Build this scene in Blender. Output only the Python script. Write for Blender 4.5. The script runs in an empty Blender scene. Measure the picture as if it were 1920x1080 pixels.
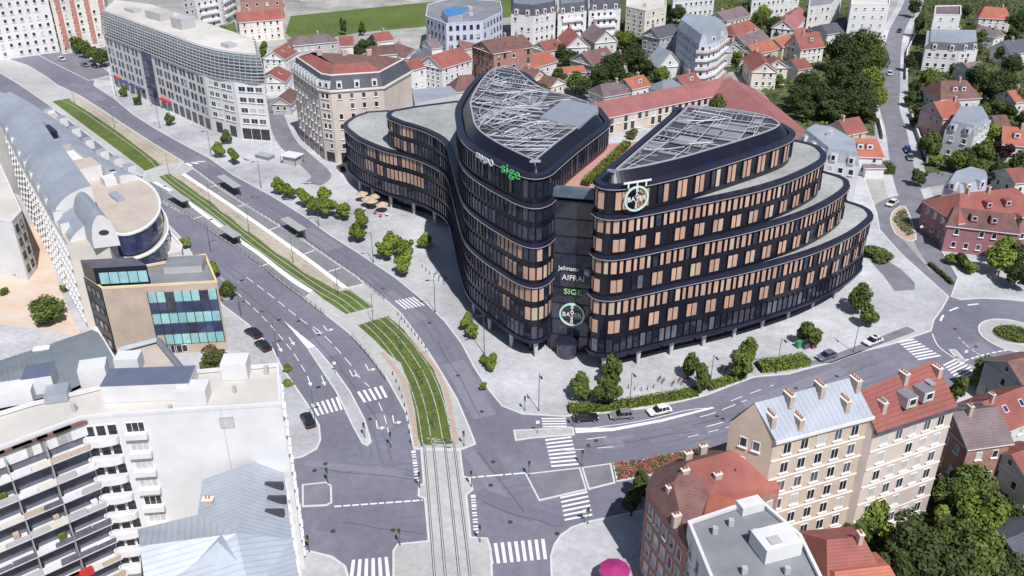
import bpy, math, random
from mathutils import Vector, Matrix
from mathutils.geometry import tessellate_polygon
random.seed(7)
R = math.radians
scene = bpy.context.scene
COL = scene.collection
# ------------------------------------------------------------------ camera
FPX, TILT, HC = 1712.6, R(28.5), 92.0          # focal length in pixels of a 1920 wide picture, tilt below horizon, height
cam = bpy.data.objects.new('camera', bpy.data.cameras.new('camera')); COL.objects.link(cam)
cam.location = (0, 0, HC); cam.rotation_euler = (R(90) - TILT, 0, 0)
cam.data.sensor_width = 36; cam.data.lens = 36 * FPX / 1920; cam.data.clip_end = 6000; cam.data.clip_start = 1
scene.camera = cam
# ------------------------------------------------------------------ light
SUN_EL, SUN_H = R(54), Vector((0.37, -0.929))   # elevation, horizontal direction towards the sun
tosun = Vector((SUN_H.x * math.cos(SUN_EL), SUN_H.y * math.cos(SUN_EL), math.sin(SUN_EL)))
world = bpy.data.worlds.new('World'); scene.world = world; world.use_nodes = True
nt = world.node_tree; nt.nodes.clear()
sky = nt.nodes.new('ShaderNodeTexSky'); sky.sky_type = 'NISHITA'; sky.sun_disc = False
sky.sun_elevation = SUN_EL; sky.sun_rotation = math.atan2(tosun.x, tosun.y); sky.air_density = 1.0; sky.dust_density = 0.6; sky.ozone_density = 1.6
bg = nt.nodes.new('ShaderNodeBackground'); bg.inputs['Strength'].default_value = 0.082
wo = nt.nodes.new('ShaderNodeOutputWorld')
nt.links.new(sky.outputs[0], bg.inputs[0]); nt.links.new(bg.outputs[0], wo.inputs[0])
sl = bpy.data.lights.new('sun', 'SUN'); sl.energy = 5.0; sl.angle = R(0.53); sl.color = (1.0, 0.975, 0.955)
sun = bpy.data.objects.new('sun', sl); COL.objects.link(sun); sun.location = (120, -80, 300)
sun.rotation_euler = tosun.to_track_quat('Z', 'Y').to_euler()
scene.view_settings.view_transform = 'Standard'; scene.view_settings.look = 'None'
scene.view_settings.gamma = 1; scene.view_settings.exposure = -0.06
# ------------------------------------------------------------------ helpers
_s, _c = math.sin(TILT), math.cos(TILT)
def G(px, py, z=0.0):
    """point of the plane at height z seen at a pixel of the 1920x1080 photograph"""
    u = (px - 960) / FPX; v = (py - 540) / FPX; t = (HC - z) / (_s + v * _c)
    return Vector((u * t, (_c - v * _s) * t, z))
def hgt(px, py, pt):
    Y = G(px, py).y; v = (pt - 540) / FPX
    return HC - Y * (_s + v * _c) / (_c - v * _s)
def P(pts, z=0.0): return [G(x, y, z) for x, y in pts]
def smooth(pts, n=4, closed=False):
    pts = [Vector(p) for p in pts]; out = []; L = len(pts)
    for i in range(L if closed else L - 1):
        if closed: a, b, c, d = pts[i-1], pts[i], pts[(i+1) % L], pts[(i+2) % L]
        else: a, b, c, d = pts[max(i-1, 0)], pts[i], pts[i+1], pts[min(i+2, L-1)]
        for k in range(n):
            t = k / n
            out.append(0.5 * ((2*b) + (c-a)*t + (2*a-5*b+4*c-d)*t*t + (3*b-a-3*c+d)*t**3))
    if not closed: out.append(pts[-1])
    return out
def area2(p): return sum(p[i-1].x * p[i].y - p[i].x * p[i-1].y for i in range(len(p)))
def ccw(p): return p if area2(p) > 0 else p[::-1]
# ---- materials
MATS = {}
def lin(c): return tuple((x / 255 / 12.92) if x <= 10 else ((x / 255 + .055) / 1.055) ** 2.4 for x in c)
def mat(name, col, rough=0.75, var=0.12, scale=0.5, metal=0.0, bump=0.0, bscale=6.0, spec=0.4, col2=None, rand=0.0, detail=6, stripes=None, coat=0, stain=0.0, slabs=None):
    if name in MATS: return MATS[name]
    m = bpy.data.materials.new(name); m.use_nodes = True; N = m.node_tree.nodes; L = m.node_tree.links
    b = N['Principled BSDF']; b.inputs['Roughness'].default_value = rough; b.inputs['Metallic'].default_value = metal
    b.inputs['Specular IOR Level'].default_value = spec; b.inputs['Coat Weight'].default_value = coat
    geo = N.new('ShaderNodeNewGeometry'); no = N.new('ShaderNodeTexNoise'); no.inputs['Scale'].default_value = scale
    no.inputs['Detail'].default_value = detail; no.inputs['Roughness'].default_value = 0.62
    L.new(geo.outputs['Position'], no.inputs['Vector'])
    mr = N.new('ShaderNodeMapRange'); mr.inputs['From Min'].default_value = .3; mr.inputs['From Max'].default_value = .7
    L.new(no.outputs['Fac'], mr.inputs['Value'])
    mx = N.new('ShaderNodeMix'); mx.data_type = 'RGBA'
    c2 = col2 if col2 else tuple(min(1, x * (1 + var)) for x in col); c1 = col if col2 else tuple(x * (1 - var) for x in col)
    mx.inputs[6].default_value = (*c1, 1); mx.inputs[7].default_value = (*c2, 1); L.new(mr.outputs[0], mx.inputs[0])
    out = mx.outputs[2]
    if stain:
        n3 = N.new('ShaderNodeTexNoise'); n3.inputs['Scale'].default_value = .035; n3.inputs['Detail'].default_value = 9; n3.inputs['Roughness'].default_value = .7; L.new(geo.outputs['Position'], n3.inputs['Vector'])
        r3 = N.new('ShaderNodeMapRange'); r3.inputs['From Min'].default_value = .35; r3.inputs['From Max'].default_value = .65; r3.inputs['To Min'].default_value = 1 - stain; r3.inputs['To Max'].default_value = 1 + stain * .5; L.new(n3.outputs['Fac'], r3.inputs['Value'])
        h3 = N.new('ShaderNodeHueSaturation'); L.new(r3.outputs[0], h3.inputs['Value']); L.new(out, h3.inputs['Color']); out = h3.outputs[0]
    if slabs:
        bt = N.new('ShaderNodeTexBrick'); bt.inputs['Scale'].default_value = 1.0; bt.inputs['Brick Width'].default_value = slabs[0]; bt.inputs['Row Height'].default_value = slabs[1]; bt.inputs['Mortar Size'].default_value = .05
        bt.inputs['Color1'].default_value = (1, 1, 1, 1); bt.inputs['Color2'].default_value = (.94, .94, .95, 1); bt.inputs['Mortar'].default_value = (.84, .84, .84, 1)
        mp = N.new('ShaderNodeMapping'); mp.inputs['Rotation'].default_value = (0, 0, .52); L.new(geo.outputs['Position'], mp.inputs[0]); L.new(mp.outputs[0], bt.inputs['Vector'])
        m4 = N.new('ShaderNodeMix'); m4.data_type = 'RGBA'; m4.blend_type = 'MULTIPLY'; m4.inputs[0].default_value = 1; L.new(out, m4.inputs[6]); L.new(bt.outputs[0], m4.inputs[7]); out = m4.outputs[2]
    if stripes:                                   # fine courses (tiles, standing seams): (axis, period, darkening)
        ax, per, dk = stripes
        tc = N.new('ShaderNodeTexCoord'); sp = N.new('ShaderNodeSeparateXYZ'); L.new(tc.outputs['UV'], sp.inputs[0])
        mm = N.new('ShaderNodeMath'); mm.operation = 'MULTIPLY'; mm.inputs[1].default_value = 1 / per; L.new(sp.outputs[ax], mm.inputs[0])
        fr = N.new('ShaderNodeMath'); fr.operation = 'FRACT'; L.new(mm.outputs[0], fr.inputs[0])
        gt = N.new('ShaderNodeMath'); gt.operation = 'GREATER_THAN'; gt.inputs[1].default_value = 0.8; L.new(fr.outputs[0], gt.inputs[0])
        m3 = N.new('ShaderNodeMix'); m3.data_type = 'RGBA'; m3.blend_type = 'MULTIPLY'; m3.inputs[7].default_value = (dk, dk, dk, 1)
        L.new(gt.outputs[0], m3.inputs[0]); L.new(out, m3.inputs[6]); out = m3.outputs[2]
    if rand:
        oi = N.new('ShaderNodeObjectInfo'); hs = N.new('ShaderNodeHueSaturation')
        r1 = N.new('ShaderNodeMapRange'); r1.inputs['To Min'].default_value = 1 - rand; r1.inputs['To Max'].default_value = 1 + rand
        L.new(oi.outputs['Random'], r1.inputs['Value']); L.new(r1.outputs[0], hs.inputs['Value']); L.new(out, hs.inputs['Color']); out = hs.outputs[0]
    L.new(out, b.inputs['Base Color'])
    if bump:
        n2 = N.new('ShaderNodeTexNoise'); n2.inputs['Scale'].default_value = bscale; n2.inputs['Detail'].default_value = 4; L.new(geo.outputs['Position'], n2.inputs['Vector'])
        bp = N.new('ShaderNodeBump'); bp.inputs['Strength'].default_value = bump; bp.inputs['Distance'].default_value = 0.1
        L.new(n2.outputs['Fac'], bp.inputs['Height']); L.new(bp.outputs[0], b.inputs['Normal'])
    MATS[name] = m; return m
# ---- mesh builder
class MB:
    def __init__(s): s.v = []; s.f = []; s.m = []; s.mats = []; s.uv = []
    def mi(s, m):
        if m not in s.mats: s.mats.append(m)
        return s.mats.index(m)
    def face(s, pts, m, uv=None):
        i = len(s.v); s.v += [tuple(p) for p in pts]; s.f.append(tuple(range(i, i + len(pts)))); s.m.append(s.mi(m)); s.uv.append(uv)
    def poly(s, pts, m, up=True):
        pts = [Vector(p) for p in pts]
        for t in tessellate_polygon([pts]):
            q = [pts[k] for k in t]
            n = (q[1]-q[0]).cross(q[2]-q[0])
            if (n.z < 0) == up: q = q[::-1]
            s.face(q, m)
    def walls(s, pts, z0, z1, m, closed=True):
        L = len(pts)
        for i in range(L if closed else L - 1):
            a, b = pts[i], pts[(i+1) % L]
            s.face([(a[0], a[1], z0), (b[0], b[1], z0), (b[0], b[1], z1), (a[0], a[1], z1)], m)
    def prism(s, pts, z0, z1, m, mt=None, bottom=False):
        pts = ccw([Vector((p[0], p[1], 0)) for p in pts]); s.walls(pts, z0, z1, m)
        s.poly([(p.x, p.y, z1) for p in pts], mt or m)
        if bottom: s.poly([(p.x, p.y, z0) for p in pts], m, up=False)
    def ring(s, pts, z0, z1, out, inn, m):
        """closed band round a footprint, from `inn` inside to `out` outside"""
        pts = ccw([Vector((p[0], p[1], 0)) for p in pts]); o = offset(pts, out); i = offset(pts, -inn); L = len(pts)
        for k in range(L):
            j = (k+1) % L
            s.face([(o[k].x, o[k].y, z0), (o[j].x, o[j].y, z0), (o[j].x, o[j].y, z1), (o[k].x, o[k].y, z1)], m)
            s.face([(o[k].x, o[k].y, z1), (o[j].x, o[j].y, z1), (i[j].x, i[j].y, z1), (i[k].x, i[k].y, z1)], m)
            s.face([(i[k].x, i[k].y, z1), (i[j].x, i[j].y, z1), (i[j].x, i[j].y, z0), (i[k].x, i[k].y, z0)], m)
            s.face([(o[j].x, o[j].y, z0), (o[k].x, o[k].y, z0), (i[k].x, i[k].y, z0), (i[j].x, i[j].y, z0)], m)
    def box(s, c, d, m, rz=0.0, mt=None):
        cx, cy, cz = c; hx, hy, hz = d[0]/2, d[1]/2, d[2]/2; ca, sa = math.cos(rz), math.sin(rz)
        q = [(cx + x*ca - y*sa, cy + x*sa + y*ca, cz + z) for z in (-hz, hz) for x, y in ((-hx, -hy), (hx, -hy), (hx, hy), (-hx, hy))]
        for k, f in enumerate(((0,1,5,4), (1,2,6,5), (2,3,7,6), (3,0,4,7), (4,5,6,7), (3,2,1,0))):
            s.face([q[t] for t in f], mt if (mt and k == 4) else m)
    def tube(s, pts, r, m, n=6, r2=None):
        pts = [Vector(p) for p in pts]; rings = []; L = len(pts)
        for i, p in enumerate(pts):
            d = (pts[min(i+1, L-1)] - pts[max(i-1, 0)]).normalized(); a = d.cross(Vector((0, 0, 1)))
            if a.length < 1e-3: a = Vector((1, 0, 0))
            a.normalize(); b = d.cross(a); rr = r if r2 is None else r + (r2 - r) * i / max(1, L-1)
            rings.append([p + (a*math.cos(t) + b*math.sin(t)) * rr for t in [k*2*math.pi/n for k in range(n)]])
        for i in range(L-1):
            for k in range(n):
                j = (k+1) % n; s.face([rings[i][k], rings[i][j], rings[i+1][j], rings[i+1][k]], m)
        s.face(rings[0], m); s.face(rings[-1][::-1], m)
    def cone(s, c, r, h, m, n=10, r2=0.0):
        c = Vector(c); A = [c + Vector((r*math.cos(t), r*math.sin(t), 0)) for t in [k*2*math.pi/n for k in range(n)]]
        B = [c + Vector((r2*math.cos(t), r2*math.sin(t), h)) for t in [k*2*math.pi/n for k in range(n)]]
        for k in range(n):
            j = (k+1) % n
            s.face([A[k], A[j], B[j], B[k]] if r2 > 0 else [A[k], A[j], B[k]], m)
        s.face(A[::-1], m)
        if r2 > 0: s.face(B, m)
    def mesh(s, name):
        me = bpy.data.meshes.new(name); me.from_pydata(s.v, [], s.f)
        for m in s.mats: me.materials.append(m)
        me.polygons.foreach_set('material_index', s.m)
        if any(u is not None for u in s.uv):
            uvl = me.uv_layers.new(name='UVMap'); k = 0
            for f, u in zip(s.f, s.uv):
                for q in range(len(f)):
                    uvl.data[k].uv = u[q] if u else (0, 0)
                    k += 1
        me.update(); return me
def offset(pts, d):
    pts = [Vector((p[0], p[1], 0)) for p in pts]; L = len(pts); out = []
    for i in range(L):
        a, b, c = pts[i-1], pts[i], pts[(i+1) % L]
        e1 = (b-a); e2 = (c-b)
        if e1.length < 1e-6: e1 = e2
        if e2.length < 1e-6: e2 = e1
        e1 = e1.normalized(); e2 = e2.normalized()
        n1 = Vector((e1.y, -e1.x, 0)); n2 = Vector((e2.y, -e2.x, 0)); n = n1 + n2
        if n.length < 1e-4: n = n1
        n.normalize(); k = max(0.35, n.dot(n1)); out.append(b + n * (d / k))
    return out
def add(name, me, parent=None, loc=(0, 0, 0), rz=0.0, scale=None, label=None, cat=None, group=None, kind=None):
    if isinstance(me, MB): me = me.mesh(name)
    o = bpy.data.objects.new(name, me); COL.objects.link(o); o.location = loc
    if rz: o.rotation_euler = (0, 0, rz)
    if scale: o.scale = scale if not isinstance(scale, (int, float)) else (scale,)*3
    if parent: o.parent = parent
    if label: o['label'] = label
    if cat: o['category'] = cat
    if group: o['group'] = group
    if kind: o['kind'] = kind
    return o
def thing(name, label, cat, loc, group=None, rz=0.0):
    o = add(name, None, None, loc, rz, None, label, cat, group); o.empty_display_size = 0.5; return o
def part(name, mb, root, parent=None, label=None, kind=None):
    """mesh given in world coordinates, hung under `root` (an Empty without rotation) or under a part of it"""
    return add(name, mb, parent or root, (0, 0, 0) if parent else -Vector(root.location), label=label, kind=kind)
def struct(name, mb): return add(name, mb, kind='structure')
# ------------------------------------------------------------------ materials
M_asph = mat('asphalt', (.20, .195, .25), .9, .10, .7, bump=.15, bscale=25, stain=.22)
M_asph2 = mat('asphalt_side', (.20, .195, .225), .9, .2, .25)
M_pave = mat('plaza_paving', (.54, .54, .56), .85, .10, .8, bump=.05, stain=.34, slabs=(2.4, 1.2))
M_conc = mat('tram_concrete', (.50, .495, .485), .85, .10, .9, stain=.2, slabs=(3.0, 1.5))
M_plat = mat('platform_paving', (.25, .25, .27), .85, .10, .6, stain=.2, slabs=(1.8, 1.2))
M_kerb = mat('kerb_stone', (.62, .62, .62), .8, .08, 1)
M_white = mat('road_paint', (.80, .80, .80), .7, .10, 3)
M_grass = mat('grass_ground', (.075, .115, .022), .95, .3, .6, bump=.6, bscale=9, col2=(.15, .20, .045), stain=.25)
M_sand = mat('sandy_bed', (.38, .32, .24), .95, .18, .8, col2=(.54, .47, .38), stain=.3)
M_ground = mat('town_ground', (.30, .29, .27), .95, .3, .12, col2=(.47, .46, .44), stain=.3)
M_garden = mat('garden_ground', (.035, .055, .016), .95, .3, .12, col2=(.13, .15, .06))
M_court = mat('courtyard_paving', (.60, .44, .33), .9, .1, .2, col2=(.66, .56, .48))
M_rail = mat('rail_steel', (.60, .60, .60), .4, .1, 2, metal=.2)
M_railgap = mat('rail_groove', (.06, .06, .065), .6, .1, 2)
M_edge = mat('brick_edging', (.46, .35, .28), .9, .15, 2)
# ------------------------------------------------------------------ ground, roads, pavements
m = MB(); m.face([(-3000, -300, 0), (3000, -300, 0), (3000, 5000, 0), (-3000, 5000, 0)], M_ground); struct('ground', m)
def sheet(name, px, z, material, world=None):
    m = MB(); pts = world if world else P(px, z); m.poly([(p[0], p[1], z) for p in pts], material); return struct(name, m)
def slab(name, px, z, material, z0=0.0, sm=0, kerb=True, parent=None):
    pts = P(px, z)
    if sm: pts = smooth(pts, sm, True)
    m = MB(); m.prism(pts, z0, z, M_kerb if kerb else material, material); o = struct(name, m)
    if kerb:
        k = MB(); k.ring(pts, z0, z + .006, .004, .28, M_kerb); add('kerb', k, o)
    return o
def ribbon(name, px, w, z, material, n=4, world=None, w0=None, thick=0):
    c = smooth(world if world else P(px, z), n); m = MB(); L = len(c); l = []; r = []
    for i in range(L):
        d = (c[min(i+1, L-1)] - c[max(i-1, 0)]); d.z = 0; d.normalize(); nn = Vector((-d.y, d.x, 0)); ww = w if w0 is None else w0 + (w - w0) * i / (L-1)
        l.append(c[i] + nn * ww/2); r.append(c[i] - nn * ww/2)
    for i in range(L-1):
        m.face([(r[i].x, r[i].y, z), (r[i+1].x, r[i+1].y, z), (l[i+1].x, l[i+1].y, z), (l[i].x, l[i].y, z)], material)
        if thick:
            for a, b in ((r[i], r[i+1]), (l[i+1], l[i])): m.face([(a.x, a.y, z-thick), (b.x, b.y, z-thick), (b.x, b.y, z), (a.x, a.y, z)], material)
    return m
# garden ground under the houses
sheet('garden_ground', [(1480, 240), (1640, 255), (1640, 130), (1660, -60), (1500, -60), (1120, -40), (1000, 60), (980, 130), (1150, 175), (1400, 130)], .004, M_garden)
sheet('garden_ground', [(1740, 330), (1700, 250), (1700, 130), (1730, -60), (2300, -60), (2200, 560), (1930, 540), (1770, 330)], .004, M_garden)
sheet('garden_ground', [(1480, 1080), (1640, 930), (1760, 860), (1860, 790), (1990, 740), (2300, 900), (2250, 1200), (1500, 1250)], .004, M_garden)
# --- avenue, crossing and the street to the roundabout: one asphalt sheet
north = [(-260, 20), (0, 90), (73, 104), (175, 151), (216, 187), (251, 216), (292, 242), (344, 271), (391, 296), (438, 329), (508, 367), (574, 408), (615, 439), (675, 477), (741, 521), (798, 568), (833, 603), (865, 645), (889, 691), (917, 733), (940, 761)]
northR = [(978, 776), (1058, 781), (1147, 773), (1221, 764), (1281, 752), (1325, 741), (1384, 718), (1414, 707), (1480, 701), (1519, 690), (1563, 679), (1613, 660), (1674, 645), (1747, 620)]
southR = [(1845, 712), (1700, 775), (1560, 830), (1400, 905), (1260, 950), (1145, 968), (1100, 976), (1050, 1001), (1031, 1042), (1034, 1120), (1040, 1300)]
west = [(560, 1300), (655, 1120), (655, 1080), (650, 1062), (625, 1042), (581, 1031), (440, 1031), (440, 870), (566, 858), (595, 843), (603, 825), (601, 797), (576, 754), (530, 688), (513, 653), (467, 607), (417, 570), (345, 450), (302, 405), (240, 330), (120, 240), (20, 180), (-260, 60)]
sheet('avenue_road', north + northR + southR + west, .02, M_asph)
RC = G(1900, 630)
m = MB(); m.poly([RC + Vector((16.2*math.cos(t), 16.2*math.sin(t), .026)) for t in [k*math.pi/24 for k in range(48)]], M_asph); struct('roundabout_road', m)
struct('road', ribbon('road', [(1800, 690), (1850, 740), (1960, 800)], 9, .015, M_asph))
struct('road', ribbon('road', [(1712, -60), (1709, 0), (1683, 54), (1674, 95), (1672, 130), (1670, 165), (1668, 203), (1680, 244), (1688, 291), (1697, 335), (1710, 374), (1727, 416), (1742, 458), (1775, 510), (1812, 560), (1840, 600)], 6.2, .018, M_asph2))
struct('pavement', ribbon('pavement', [(1712, -60), (1709, 0), (1683, 54), (1674, 95), (1672, 130), (1670, 165), (1668, 203), (1680, 244), (1688, 291), (1697, 335), (1710, 374), (1727, 416)], 11.5, .010, M_pave))
struct('road', ribbon('road', [(1712, 372), (1680, 378), (1655, 395), (1655, 425), (1690, 470), (1725, 510), (1765, 560)], 5.2, .022, M_asph2))
struct('road', ribbon('road', [(1700, 345), (1760, 335), (1830, 330), (1990, 345)], 8, .014, M_asph2))
struct('road', ribbon('road', [(505, 185), (533, 258), (565, 292), (602, 328), (585, 345)], 5.5, .152, M_asph2))
struct('road', ribbon('road', [(-60, 96), (0, 88), (60, 82), (140, 82), (215, 90)], 8, .030, M_asph))
# --- the plaza round the dark building (north of the avenue)
plaza = north[4:] + northR + [(1752, 600), (1768, 578), (1780, 556), (1740, 520), (1690, 475), (1650, 430), (1645, 400), (1620, 330), (1400, 250), (900, 225), (560, 160), (500, 150), (200, 120)]
slab('plaza_pavement', plaza, .14, M_pave)
slab('office_forecourt', [(175, 160), (178, 150), (215, 152), (215, 186)], .13, M_pave)
slab('parking_island', [(72, 103), (80, 98), (135, 88), (150, 95), (205, 135), (206, 140), (170, 150), (150, 143)], .12, M_asph2, sm=3)
# --- north side pavement, right of the service road, and corners
slab('corner_pavement', [(1034, 1120), (1031, 1042), (1038, 1020), (1050, 1003), (1072, 987), (1102, 977), (1230, 950), (1240, 1120)], .14, M_pave)
slab('corner_pavement', [(655, 1140), (654, 1080), (648, 1060), (622, 1042), (581, 1032), (480, 1032), (480, 1140)], .14, M_pave)
slab('west_pavement', [(566, 857), (594, 842), (602, 825), (600, 797), (576, 755), (530, 689), (513, 654), (467, 608), (417, 570), (345, 450), (302, 406), (220, 330), (60, 250), (-60, 330), (-300, 700), (300, 900)], .14, M_pave)
slab('roundabout_pavement', [(1782, 556), (1800, 562), (1841, 559), (1883, 561), (1930, 566), (1990, 580), (1990, 480), (1870, 480), (1790, 440), (1748, 425), (1765, 470), (1795, 520)], .14, M_pave)
slab('side_street_pavement', [(1836, 716), (1790, 738), (1700, 778), (1780, 800), (1900, 770), (1868, 738)], .14, M_pave)
sheet('courtyard', [(-80, 420), (10, 405), (90, 430), (150, 540), (215, 640), (90, 660), (-80, 690)], .16, M_court)
sheet('courtyard', [(85, 455), (110, 470), (200, 600), (150, 625), (120, 560)], .165, M_pave); sheet('courtyard', [(-80, 600), (60, 615), (150, 632), (60, 665), (-80, 690)], .165, M_pave)
sheet('parking_lane', [(1440, 693), (1545, 672), (1700, 612), (1712, 617), (1715, 622), (1560, 680)], .146, M_asph2)
sheet('driveway', [(1632, 490), (1650, 480), (1690, 505), (1715, 530), (1715, 543), (1678, 546), (1655, 515)], .146, M_asph2)
# --- tram corridor
corr = [(265, 341), (285, 366), (300, 378), (357, 408), (416, 448), (476, 488), (520, 524), (555, 550), (615, 594), (653, 624), (689, 663), (724, 709), (759, 772), (773, 832), (775, 842), (868, 842), (893, 832), (882, 804), (858, 747), (829, 698), (794, 642), (752, 586), (726, 563), (671, 518), (615, 480), (571, 449), (508, 411), (457, 380), (410, 349), (363, 314), (345, 305), (272, 322)]
slab('tram_corridor', corr, .14, M_conc)
slab('tram_corridor', [(-260, 96), (0, 105), (52, 122), (87, 143), (108, 159), (149, 178), (190, 204), (233, 233), (292, 271), (345, 303), (330, 318), (262, 330), (180, 265), (90, 196), (38, 160), (0, 137), (-260, 110)], .135, M_conc)
slab('tram_slab', [(788, 843), (864, 843), (870, 892), (882, 895), (888, 918), (876, 928), (884, 1006), (915, 1008), (922, 1030), (930, 1200), (735, 1200), (736, 1032), (745, 1019), (802, 1013), (795, 935), (783, 930), (784, 912), (793, 905)], .075, M_conc)
g1 = [(98, 190), (128, 184), (152, 201), (204, 233), (260, 277), (303, 309), (272, 320), (230, 288), (160, 236)]
g2 = [(298, 331), (317, 325), (331, 335), (345, 343), (376, 367), (395, 378), (416, 398), (430, 406), (457, 430), (478, 442), (517, 474), (540, 487), (571, 512), (600, 527), (634, 546), (656, 543), (701, 575), (649, 589), (607, 561), (583, 541), (489, 477), (407, 411), (350, 372)]
g3 = [(671, 610), (727, 593), (756, 617), (784, 656), (812, 691), (829, 733), (838, 772), (847, 818), (849, 832), (789, 837), (784, 818), (778, 769), (766, 719), (752, 681), (727, 663), (703, 638)]
sand1 = [(130, 184), (149, 181), (190, 206), (233, 235), (292, 273), (340, 302), (303, 310), (204, 234)]
sand2 = [(318, 326), (338, 325), (410, 370), (489, 424), (567, 479), (640, 536), (634, 548), (571, 515), (457, 433), (376, 370)]
sheet('sand_bed', sand1, .150, M_sand); sheet('sand_bed', sand2, .150, M_sand)
for gp in (g1, g2, g3): sheet('tram_lawn', gp, .165, M_grass)
# brick edging beside the curved lawn
for px in ([(766, 632), (790, 660), (818, 693), (836, 733), (845, 772), (853, 818), (855, 832)], [(716, 660), (740, 690), (757, 715), (770, 765), (777, 800), (781, 836)]):
    struct('lawn_edging', ribbon('lawn_edging', px, .8, .158, M_edge))
# platforms and white edges
slab('tram_platform', [(357, 318), (363, 316), (410, 351), (457, 382), (508, 413), (571, 451), (615, 482), (671, 520), (684, 532), (650, 540), (567, 478), (489, 423), (410, 369), (345, 325)], .30, M_plat)
slab('tram_platform', [(268, 342), (287, 340), (327, 361), (360, 384), (438, 442), (486, 475), (545, 522), (586, 548), (570, 560), (553, 548), (518, 522), (474, 486), (414, 446), (355, 406), (300, 374), (284, 364)], .30, M_plat)
for px in ([(343, 326), (410, 370), (489, 424), (567, 479), (648, 540)], [(289, 341), (327, 362), (360, 385), (438, 443), (486, 476), (545, 523), (584, 547)]):
    struct('platform_edge', ribbon('platform_edge', px, 1.1, .312, M_white, thick=.17))
# white strips across the platforms
def strip(name, a, b, w, z, material=None): return struct(name, ribbon(name, [a, b], w, z, material or M_white, n=1))
for a, b in (((395, 350), (413, 347)), ((446, 387), (466, 382)), ((505, 431), (528, 423)), ((571, 476), (590, 469)), ((616, 509), (639, 502)), ((360, 411), (383, 404)), ((487, 500), (509, 492))):
    strip('platform_strip', a, b, .35, .308)
# --- rails: one swept curve per rail
ctr = [(-120, 95), (0, 121), (44, 143), (88, 168), (150, 196), (212, 236), (290, 292), (325, 330), (400, 385), (492, 456), (565, 508), (615, 541), (650, 561), (678, 583), (706, 604), (738, 635), (766, 672), (789, 711), (807, 762), (820, 828), (825, 850), (848, 1080), (855, 1180)]
cw = smooth(P(ctr), 6)
for off in (-2.36, -.92, .92, 2.36):
    L = len(cw); pts = []
    for i in range(L):
        d = cw[min(i+1, L-1)] - cw[max(i-1, 0)]; d.normalize(); pts.append(cw[i] + Vector((d.y, -d.x, 0)) * off)
    on = ribbon('tram_rail', None, .16, .185, M_rail, n=1, world=pts, thick=.06)
    struct('tram_rail', on)
    struct('rail_groove', ribbon('rail_groove', None, .34, .172, M_railgap, n=1, world=pts[int(L*.885):]))
# --- painted markings
def crosswalk(q, n, along=True, fill=.5):
    A, B, C, D = [G(*p) for p in q]; m = MB()
    for i in range(n):
        t0 = i / n; t1 = (i + fill) / n
        if along: pts = [A.lerp(B, t0), A.lerp(B, t1), D.lerp(C, t1), D.lerp(C, t0)]
        else: pts = [A.lerp(D, t0), B.lerp(C, t0), B.lerp(C, t1), A.lerp(D, t1)]
        m.poly([(p.x, p.y, .034) for p in pts], M_white)
    return struct('crosswalk_marking', m)
crosswalk([(583, 758), (638, 743), (647, 767), (595, 780)], 6)
crosswalk([(669, 735), (721, 722), (732, 744), (682, 755)], 5)
crosswalk([(740, 564), (778, 556), (800, 572), (760, 580)], 6)
crosswalk([(913, 1020), (1027, 1010), (1032, 1048), (919, 1058)], 9)
crosswalk([(660, 1050), (733, 1044), (738, 1082), (655, 1086)], 6)
crosswalk([(1015, 784), (1061, 784), (1063, 803), (1018, 804)], 4, False)
crosswalk([(1022, 824), (1071, 818), (1086, 876), (1035, 880)], 8, False, .45)
crosswalk([(1050, 932), (1101, 921), (1112, 972), (1060, 982)], 6, False, .4)
crosswalk([(1683, 641), (1712, 635), (1768, 670), (1725, 678)], 8, False, .5)
crosswalk([(1768, 684), (1795, 671), (1836, 700), (1800, 718)], 7, False, .5)
crosswalk([(348, 306), (372, 302), (392, 300), (356, 312)], 3)
def dashes(name, px, w, dash, gap, z=.033, n=6):
    c = smooth(P(px), n); m = MB(); acc = 0; on = True; cur = [c[0]]
    pts = [c[0]]
    for a, b in zip(c, c[1:]):
        L = (b-a).length; k = max(1, int(L/.25))
        for i in range(1, k+1): pts.append(a.lerp(b, i/k))
    d = 0; st = 0
    for a, b in zip(pts, pts[1:]):
        L = (b-a).length
        if (d % (dash+gap)) < dash:
            t = (b-a).normalized(); nn = Vector((-t.y, t.x, 0)) * w/2
            m.face([(a-nn)[:2] + (z,), (b-nn)[:2] + (z,), (b+nn)[:2] + (z,), (a+nn)[:2] + (z,)], M_white)
        d += L
    return struct(name, m)
dashes('lane_marking', [(462, 520), (510, 556), (568, 602), (600, 622), (650, 675), (672, 705), (692, 725)], .16, 3, 1.6)
dashes('lane_marking', [(413, 520), (440, 545), (495, 597), (545, 655), (572, 697)], .14, 2.6, 1.6)
dashes('lane_marking', [(710, 755), (722, 785), (733, 830)], .15, 2.4, 1.2)
dashes('lane_marking', [(1090, 805), (1200, 790), (1285, 770), (1335, 765)], .16, 40, 1)
dashes('lane_marking', [(1060, 845), (1150, 838)], .14, 3, 2); dashes('lane_marking', [(1100, 824), (1147, 818)], .16, 3, 1)
dashes('lane_marking', [(1325, 800), (1362, 790), (1440, 765), (1500, 740)], .18, 3, 2); dashes('lane_marking', [(1312, 782), (1340, 774), (1400, 750)], .16, 3, 1.5)
dashes('lane_marking', [(1290, 820), (1330, 810), (1385, 796)], .14, 2, 1.5); dashes('lane_marking', [(1370, 752), (1396, 742), (1450, 722)], .14, 2.4, 2)
dashes('stop_line', [(627, 950), (793, 938)], .3, 1, .25); dashes('stop_line', [(876, 896), (985, 887)], .3, 1.2, .2)
dashes('give_way_line', [(1748, 626), (1760, 650), (1790, 672)], .2, 1, .0); dashes('give_way_line', [(1810, 676), (1850, 664), (1892, 656)], .35, .8, .5)
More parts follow.
